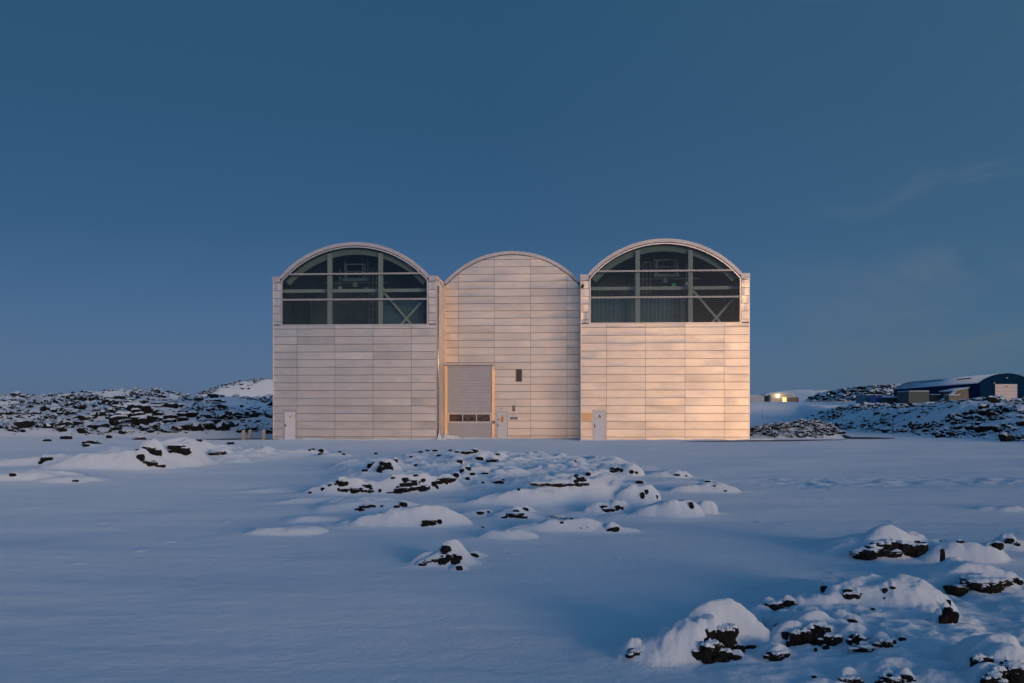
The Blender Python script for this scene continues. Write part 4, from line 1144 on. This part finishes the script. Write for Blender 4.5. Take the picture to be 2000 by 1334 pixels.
def on_wall(name, builder, px, py, r, label, cat):
    """small fixture mounted on the wall, origin at its own place"""
    u = U(px, r); z = ZZ(px, py, r)
    wx = u*CT+r*ST; wy = D0-u*ST+r*CT
    root = empty(name, (wx, wy, z), -TH); builder(root); tag(root, label, cat); return root
def b_sign(rt_):
    mb = MB(); mb.box(-0.29, 0.29, -0.05, -0.02, 0.03, 0.24); mb.build('upper_plate', m_white, rt_)
    mb = MB(); mb.box(-0.30, 0.30, -0.055, -0.02, -0.14, 0.02); mb.build('name_plate', m_navy, rt_)
    mb = MB()
    x = -0.22; r_ = np.random.RandomState(3)
    while x < 0.2:
        w_ = r_.uniform(0.02, 0.035); mb.box(x, x+w_, -0.058, -0.0555, -0.085, -0.03-r_.uniform(0, 0.015)); x += w_+0.014
    mb.build('lettering', m_white, rt_)
on_wall('wall_sign', b_sign, 1003.7, 815.5, REC, 'white plate above a small navy name plate right of the middle white door', 'sign')
def b_lamp(rt_):
    mb = MB(); mb.box(-0.11, 0.11, -0.10, -0.02, -0.24, 0.22); mb.build('housing', m_dark, rt_)
    mb = MB(); mb.box(-0.06, 0.06, -0.125, -0.101, -0.19, 0.17); mb.build('diffuser', m_grey, rt_)
on_wall('wall_lamp', b_lamp, 1003.6, 797.3, REC, 'unlit dark rectangular wall lamp above the small navy sign', 'lamp')
def b_lamp2(rt_):
    mb = MB(); mb.tube((0, -0.02, 0), (0, -0.10, 0), 0.05, 0.04, 12); mb.box(-0.09, 0.09, -0.03, -0.018, -0.02, 0.02); mb.build('spotlight_head', m_grey, rt_)
on_wall('door_spotlight', b_lamp2, 980, 798, REC, 'tiny grey spotlight over the middle white door', 'lamp')
def b_key(rt_):
    mb = MB(); mb.box(-0.09, 0.09, -0.12, -0.05, -0.13, 0.13); mb.build('box', m_grey, rt_)
    mb = MB(); mb.box(-0.05, 0.05, -0.135, -0.121, -0.07, 0.03); mb.build('keypad', m_dark, rt_)
on_wall('control_box', b_key, 964.4, 824.5, REC, 'small grey control box with dark keypad between shutter and middle door', 'control box')
def b_cam(rt_):
    mb = MB(); mb.box(-0.05, 0.05, -0.10, -0.02, 0.10, 0.2); mb.tube((0, -0.06, 0.12), (0, -0.16, 0.0), 0.025, 0.025, 8); mb.build('bracket', m_grey, rt_)
    mb = MB(); mb.tube((0.02, -0.12, 0.02), (-0.02, -0.42, -0.10), 0.11, 0.10, 14); mb.build('camera_body', m_dark, rt_)
on_wall('security_camera', b_cam, 1137.8, 559, 0.0, 'small dark security camera high on the left corner of the right bay', 'camera')
def b_ant(rt_):
    mb = MB(); mb.tube((0, 0.2, -0.05), (0, 0.2, 0.36), 0.018, 0.012, 8); mb.tube((0, 0.2, 0.28), (0, 0.2, 0.31), 0.05, 0.05, 10); mb.build('mast', m_pale, rt_)
on_wall('antenna', b_ant, 999.5, 490.5, REC, 'thin short antenna on top of the middle arch', 'antenna')
def b_hatch(rt_):
    mb = MB(); mb.prism([(-0.75, -0.16), (0.75, -0.28), (0.7, 0.06), (-0.55, 0.12)], 2.0, 3.4); mb.build('cover', m_fascia, rt_)
on_wall('roof_hatch', b_hatch, 723, 475.0, 0.0, 'low metal roof hatch right of the crown of the left arch', 'hatch')

# bent sheets beside the right door, added and tinted for a golden sunset reflection
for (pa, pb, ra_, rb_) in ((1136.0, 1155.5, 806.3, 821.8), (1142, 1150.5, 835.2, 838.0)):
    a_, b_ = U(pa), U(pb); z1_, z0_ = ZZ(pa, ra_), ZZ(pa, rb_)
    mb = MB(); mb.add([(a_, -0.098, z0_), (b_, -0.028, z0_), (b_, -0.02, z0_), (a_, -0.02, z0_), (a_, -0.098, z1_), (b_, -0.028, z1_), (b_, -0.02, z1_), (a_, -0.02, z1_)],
       [(0,1,5,4),(1,2,6,5),(2,3,7,6),(3,0,4,7),(4,5,6,7),(0,3,2,1)]); mb.build('reflection_sheet', m_glowtint, bld)

# ---- snow drifts against the base of the walls
def drift(pts, h, label, seed):
    """soft snow ridge; pts in building plane (u, y)"""
    nx, ny = 60, 10; V = []
    for i in range(nx+1):
        s = i/nx; q = s*(len(pts)-1); k = min(int(q), len(pts)-2); f = q-k
        u = pts[k][0]+(pts[k+1][0]-pts[k][0])*f; y = pts[k][1]+(pts[k+1][1]-pts[k][1])*f; hh = pts[k][2]+(pts[k+1][2]-pts[k][2])*f
        nz_ = 0.75+0.5*float(fbm2(u*1.2, y, seed, 3))
        for j in range(ny+1):
            t_ = j/ny; V.append((u, y-t_*0.9*max(hh, 0.2)*2.2, -0.06+hh*nz_*(1-t_)**2.2))
    Fq = [(i*(ny+1)+j, i*(ny+1)+j+1, (i+1)*(ny+1)+j+1, (i+1)*(ny+1)+j) for i in range(nx) for j in range(ny)]
    V = np.array(V); W_ = np.stack([V[:, 0]*CT+V[:, 1]*ST, D0-V[:, 0]*ST+V[:, 1]*CT, V[:, 2]], 1)
    o = mesh_np('snow_drift', W_, Fq, m_snow, None, True)
    tag(o, label, 'snow drift', None, 'stuff')
drift([(uL0-0.3, -0.04, 0.10), (uL0+2, -0.04, 0.16), (uL0+6, -0.04, 0.14), (uL0+9, -0.04, 0.18), (uL1-1, -0.04, 0.15), (uL1+0.02, -0.04, 0.22)], 0.2, 'thin snow drift along the foot of the left bay', 1)
drift([(uR0, -0.04, 0.16), (uR0+3, -0.04, 0.14), (uR0+7, -0.04, 0.18), (uR1-1, -0.04, 0.13), (uR1+0.9, -0.04, 0.26), (uR1+2.0, -0.04, 0.08)], 0.2, 'thin snow drift along the foot of the right bay', 2)
drift([(uC0+0.05, REC-0.14, 0.75), (uC0+0.5, REC-0.14, 0.55), (uC0+1.3, REC-0.14, 0.22), (rb, REC-0.14, 0.14), (uC0+6, REC-0.1, 0.12), (uC1, REC-0.1, 0.14)], 0.2, 'snow blown against the foot of the shutter and the middle bay', 3)
drift([(uL1+0.0, 0.9, 0.5), (uL1+0.12, 0.5, 1.1), (uL1+0.3, 0.5, 0.35), (uL1+0.9, 0.7, 0.1)], 0.3, 'steep little snow spike at the inner corner of the left bay', 4)

# ------------------------------------------------------------------ bollards
def make_bollard():
    root = empty('bollard')
    mb = MB(); mb.box(-0.12, 0.12, -0.12, 0.12, -0.2, 0.68); o = mb.build('post', m_conc, root)
    bv = o.modifiers.new('b', 'BEVEL'); bv.width = 0.015; bv.segments = 2
    mb = MB(); mb.tube((0, 0, 0.681), (0, 0, 0.73), 0.13, 0.08, 14); mb.build('snow_top', m_snow, root, True)
    return root
proto = make_bollard()
for k, (px, row, lab) in enumerate([(475.7, 859, 'leftmost of three pale concrete bollards left of the building'), (488.5, 857.3, 'middle of three pale concrete bollards, set back from its neighbours'), (515.3, 858.6, 'pale concrete bollard nearest to the left corner of the building')]):
    if k == 0: o = proto
    else:
        o = proto.copy(); COL.objects.link(o)
        for ch in list(proto.children):
            c_ = ch.copy(); COL.objects.link(c_); c_.parent = o
    x, y = flat(px, row); o.location = (x, y, float(Hm(np.array([x]), np.array([y]))[0])); o.rotation_euler = (0, 0, -TH)
    tag(o, lab, 'bollard', 'concrete bollards left of the building')

# ------------------------------------------------------------------ marker poles
for (px, row, h, lab) in ((1489.2, 818.5, 2.2, 'taller thin dark marker pole in the snow right of the building'), (1528.5, 824, 0.9, 'shorter thin marker pole above the rubble pile')):
    x, y, z = hit(px, row)
    mb = MB(); mb.tube((0, 0, -0.2), (0, 0, h), 0.028, 0.022, 8); o = mb.build('marker_pole', m_dark)
    o.location = (x, y, z); tag(o, lab, 'pole')

# ------------------------------------------------------------------ background buildings
# navy hangar
HY = 230.0
hx0 = (1914.5-1000)/F*HY; hx1 = (2019-1000)/F*HY
zb = CAM_H+(HOR-792)/F*HY
hg = empty('hangar', ((hx0+hx1)/2, HY, zb))
tag(hg, 'long navy arched hangar with a beige door and a snowy roof', 'building')
hw = (hx1-hx0)/2; ze = (792-748.5)/F*HY; za = (792-730)/F*HY
ar = Arc(-hw, hw, ze, za)
LEN = 52.0
n_ = 28
pts = [(-hw, -1.5), (hw, -1.5)]+[(hw-2*hw*i/n_, ar.z(hw-2*hw*i/n_)) for i in range(n_+1)]
mb = MB(); mb.prism(pts, 0, LEN); mb.build('wall', m_navywall, hg)
mb = MB(); mb.ring(0, ar.cz, ar.R+0.02, ar.R+0.14, math.pi/2-ar.a, math.pi/2+ar.a, 0.7, LEN, 32); rf = mb.build('roof', m_snow, hg, True)
mb = MB()
for (y0, y1, a_, w_) in ((9, 17, 0.56, 0.05), (26, 33, 0.50, 0.05), (33, 40, 0.54, 0.03)):
    mb.ring(0, ar.cz, ar.R+0.141, ar.R+0.17, math.pi/2+ar.a*a_, math.pi/2+ar.a*(a_+w_*2), y0, y1, 4)
mb.build('bare_patch', m_navywall, rf)
mb = MB(); mb.ring(0, ar.cz, ar.R-0.10, ar.R+0.10, math.pi/2-ar.a, math.pi/2+ar.a, -0.15, 0.69, 32); mb.build('roof_edge', m_navywall, hg)
da = (1943-1000)/F*HY-hg.location.x; db = (1986.5-1000)/F*HY-hg.location.x; dz1 = (792-750)/F*HY
mb = MB()
for k in range(6):
    mb.box(da, db, -0.10, -0.01, dz1*k/6-0.0, dz1*(k+1)/6-0.03)
d_ = mb.build('door', m_tan, hg)
mb = MB(); mb.box(da-0.12, da, -0.14, -0.005, 0, dz1+0.12); mb.box(db, db+0.12, -0.14, -0.005, 0, dz1+0.12); mb.box(da, db, -0.14, -0.005, dz1, dz1+0.12); mb.build('door_frame', m_navywall, d_)
mb = MB(); mb.box((da+db)/2-0.25, (da+db)/2+0.25, -0.45, -0.01, dz1+1.3, dz1+1.45); mb.build('gable_lamp', m_grey, hg)
mb = MB(); mb.box((da+db)/2-0.3, (da+db)/2+0.3, -0.16, -0.101, dz1-0.62, dz1-0.5); mb.build('door_sign', m_dark, d_)
mb = MB(); mb.box(da-0.35, da-0.15, -0.4, -0.01, dz1+0.1, dz1+0.4); mb.build('door_lamp', m_pale, hg)

def bg_box(name, pa, pb, top, bot, Yd, dep, mat, label, cat, snow=True, ribs=0, doors=0):
    xa, xb = (pa-1000)/F*Yd, (pb-1000)/F*Yd; h = (bot-top)/F*Yd; zb_ = CAM_H+(HOR-bot)/F*Yd
    root = empty(name, ((xa+xb)/2, Yd, zb_)); w = (xb-xa)/2; tag(root, label, cat)
    mb = MB(); mb.box(-w, w, 0, dep, -1.2, h)
    if ribs:
        k = -w+0.1
        while k < w-0.1: mb.box(k, k+0.08, -0.05, -0.001, 0.1, h-0.1); k += 0.28
    mb.build('body', mat, root)
    mb = MB(); mb.box(-w-0.04, w+0.04, -0.08, dep+0.04, h+0.001, h+0.10); mb.build('roof_rim', mat, root)
    if doors:
        for s_ in (-1, 1):
            mb = MB(); mb.box(min(0.03*s_, (w-0.1)*s_), max(0.03*s_, (w-0.1)*s_), -0.09, -0.052, 0.12, h-0.12); mb.build('door', mat, root)
    if snow:
        mb = MB(); mb.box(-w+0.03, w-0.03, -0.03, dep, h+0.101, h+0.24); o = mb.build('snow_layer', m_snow, root)
        bv = o.modifiers.new('b', 'BEVEL'); bv.width = 0.06; bv.segments = 2
    return root
bg_box('container', 1690.5, 1708, 772.5, 788, 212, 6, m_teal, 'teal grey container at the left end of the container row', 'container', True, 1)
bg_box('container', 1708.3, 1725.5, 772.8, 788, 208, 2.4, m_blue, 'bright blue container with double doors beside the teal one', 'container', True, 1, 1)
bg_box('shed', 1775, 1815, 765.5, 788, 196, 6, m_green, 'grey green box shed in front of the navy hangar', 'shed', True, 0)
bg_box('shed', 1819, 1838, 772, 788, 205, 5, m_tarp, 'low dark shed with thick snow roof right of the grey green shed', 'shed', True)
def mound_tarp(pa, pb, top, bot, Yd, label, seed):
    xa, xb = (pa-1000)/F*Yd, (pb-1000)/F*Yd; h = (bot-top)/F*Yd; zb_ = CAM_H+(HOR-bot)/F*Yd
    n_ = 10; w = (xb-xa)/2
    mb = MB(); pts = [(-w, -1), (w, -1), (w, h*0.45)]+[(w*math.cos(math.pi*i/n_), h*0.45+h*0.55*math.sin(math.pi*i/n_)) for i in range(1, n_)]+[(-w, h*0.45)]
    mb.prism(pts, 0, 2.5); o = mb.build('covered_stack', m_rubble); o.location = ((xa+xb)/2, Yd, zb_); 
    o.data.materials.clear(); o.data.materials.append(m_tarp)
    tag(o, label, 'covered stack')
    mb = MB(); mb.prism([(w*0.95*math.cos(math.pi*i/n_), h*0.47+h*0.56*math.sin(math.pi*i/n_)+0.06) for i in range(2, n_-1)]+[(-w*0.5, h*0.8), (w*0.5, h*0.8)], -0.05, 2.5); mb.build('snow_layer', m_snow, o)
mound_tarp(1727, 1754, 773.5, 788, 204, 'wide dark covered stack right of the bright blue container', 1)
mound_tarp(1756.5, 1770, 773, 788, 202, 'narrow dark covered stack left of the grey green shed', 2)
# slanted roof shed (beige) and lean-to
Yd = 200.0
def P2(px, py): return ((px-1000)/F*Yd, CAM_H+(HOR-py)/F*Yd)
mb = MB(); x0_, z0_ = P2(1866, 782)
mb.prism([(P2(a, b)[0]-x0_, P2(a, b)[1]-z0_) for a, b in ((1863, 790), (1893, 790), (1891, 758), (1866, 764))], 0, 6)
o = mb.build('storage_shed', m_beige); o.location = (x0_, Yd, z0_); tag(o, 'beige slant roofed shed against the long side of the hangar', 'shed')
mb = MB(); mb.prism([(P2(a, b)[0]-x0_, P2(a, b)[1]-z0_) for a, b in ((1860, 764.2), (1892, 757.4), (1892, 756), (1860, 762.4))], -0.4, 6.2); mb.build('roof', m_snow, o)
x0_, z0_ = P2(1840, 784)
mb = MB(); Yd = 197.0
mb.prism([(P2(a, b)[0]-x0_, P2(a, b)[1]-z0_) for a, b in ((1836, 786), (1842, 786), (1870, 768), (1866, 765))], 0, 1.2); o = mb.build('conveyor', m_green); o.location = (x0_, Yd, z0_); tag(o, 'slanting grey green conveyor leaning up to the beige shed', 'conveyor')
mb = MB(); mb.prism([(P2(a, b)[0]-x0_, P2(a, b)[1]-z0_) for a, b in ((1838, 783.2), (1840, 783.3), (1868, 765.3), (1866, 764.2))], -0.05, 1.25); mb.build('snow_layer', m_snow, o)
x0_, z0_ = P2(1855, 786); Yd = 195.0
mb = MB(); mb.box(-1.0, 1.1, 0, 2, -0.5, 1.35); o = mb.build('crate', m_beige); o.location = (x0_, Yd, z0_); tag(o, 'small beige crate in front of the slanting conveyor', 'crate')
mb = MB(); mb.box(-1.02, 1.12, -0.02, 2, 1.351, 1.5); mb.build('snow_layer', m_snow, o)

# lit small house
Yd = 340.0
zb = CAM_H+(HOR-786)/F*Yd
def hxp(px): return (px-1000)/F*Yd
hz = lambda py: (786-py)/F*Yd
cx = hxp(1524)
hs = empty('small_house', (cx, Yd, zb)); tag(hs, 'small far house with a curved snowy roof and a bright lit lamp', 'building')
mb = MB(); mb.box(hxp(1505)-cx, hxp(1552)-cx, 0, 9, -1, hz(772.5)); mb.build('wall', m_pale, hs)
a2 = Arc(hxp(1494)-cx, hxp(1549)-cx, hz(771.5), hz(766))
mb = MB(); mb.ring(a2.cx, a2.cz, a2.R-0.35, a2.R, math.pi/2-a2.a, math.pi/2+a2.a, -1.2, 10, 20); rf = mb.build('roof', m_snow, hs, True)
mb = MB(); n_ = 12
mb.prism([(hxp(1505)-cx, hz(773)), (hxp(1547)-cx, hz(773))]+[(u_, min(a2.z(u_, a2.R-0.36), 99)) for u_ in [hxp(1547)-cx-(hxp(1547)-hxp(1505))*i/n_ for i in range(n_+1)]], 0.02, 8.9); mb.build('gable', m_pale, hs)
mb = MB(); mb.box(hxp(1528.5)-cx, hxp(1535.5)-cx, -0.06, -0.01, 0.1, hz(776)); w_ = mb.build('window', m_litwin, hs)
mb = MB(); mb.box(hxp(1531.8)-cx, hxp(1532.2)-cx, -0.09, -0.061, 0.1, hz(776)); mb.build('mullion', m_beige, w_)
mb = MB(); mb.box(hxp(1506)-cx, hxp(1527)-cx, -0.05, -0.01, 0.0, hz(777)); mb.build('shutter', m_grey, hs)
mb = MB(); mb.tube((hxp(1519)-cx, -0.5, hz(773.4)), (hxp(1519)-cx, -0.15, hz(773.4)), 0.28, 0.28, 14); mb.build('lamp', m_lamp, hs)
pl_ = bpy.data.lights.new('house_lamp_light', 'POINT'); pl_.energy = 60; pl_.color = (1.0, 0.52, 0.16); pl_.shadow_soft_size = 0.25
po = bpy.data.objects.new('house_lamp_light', pl_); COL.objects.link(po); po.parent = hs; po.location = (hxp(1519)-cx, -1.2, hz(773.4))
mb = MB(); mb.box(hxp(1541)-cx, hxp(1554)-cx, -1.2, -0.2, -1, hz(776.5)); an = mb.build('annex', m_beige, hs)
mb = MB(); mb.box(hxp(1554)-cx+0.01, hxp(1558)-cx, -1.2, 2, -1, hz(776)); mb.build('end_panel', m_rust, an)
mb = MB(); mb.box(hxp(1541)-cx-0.1, hxp(1558)-cx+0.1, -1.3, 2, hz(776.0)+0.01, hz(775.5)); mb.build('snow_layer', m_snow, an)
mb = MB(); mb.box(hxp(1455)-cx, hxp(1494)-cx, 1, 8, -1, hz(773)); lw = mb.build('wing', m_pale, hs)
mb = MB(); mb.box(hxp(1455)-cx, hxp(1496)-cx, 0.9, 8, hz(773)+0.01, hz(771.6)); mb.build('wing_roof', m_snow, lw)
# dark roadside kerb on top of the far slope
mb = MB(); y_ = 322.0; xa, xb = (1580-1000)/F*y_, (1652-1000)/F*y_
mb.box(0, xb-xa, 0, 0.3, -1.0, 0.5); o = mb.build('low_wall', m_dark); o.location = (xa, y_, CAM_H+(HOR-786)/F*y_); tag(o, 'thin dark low wall along the top of the far snow slope', 'wall')
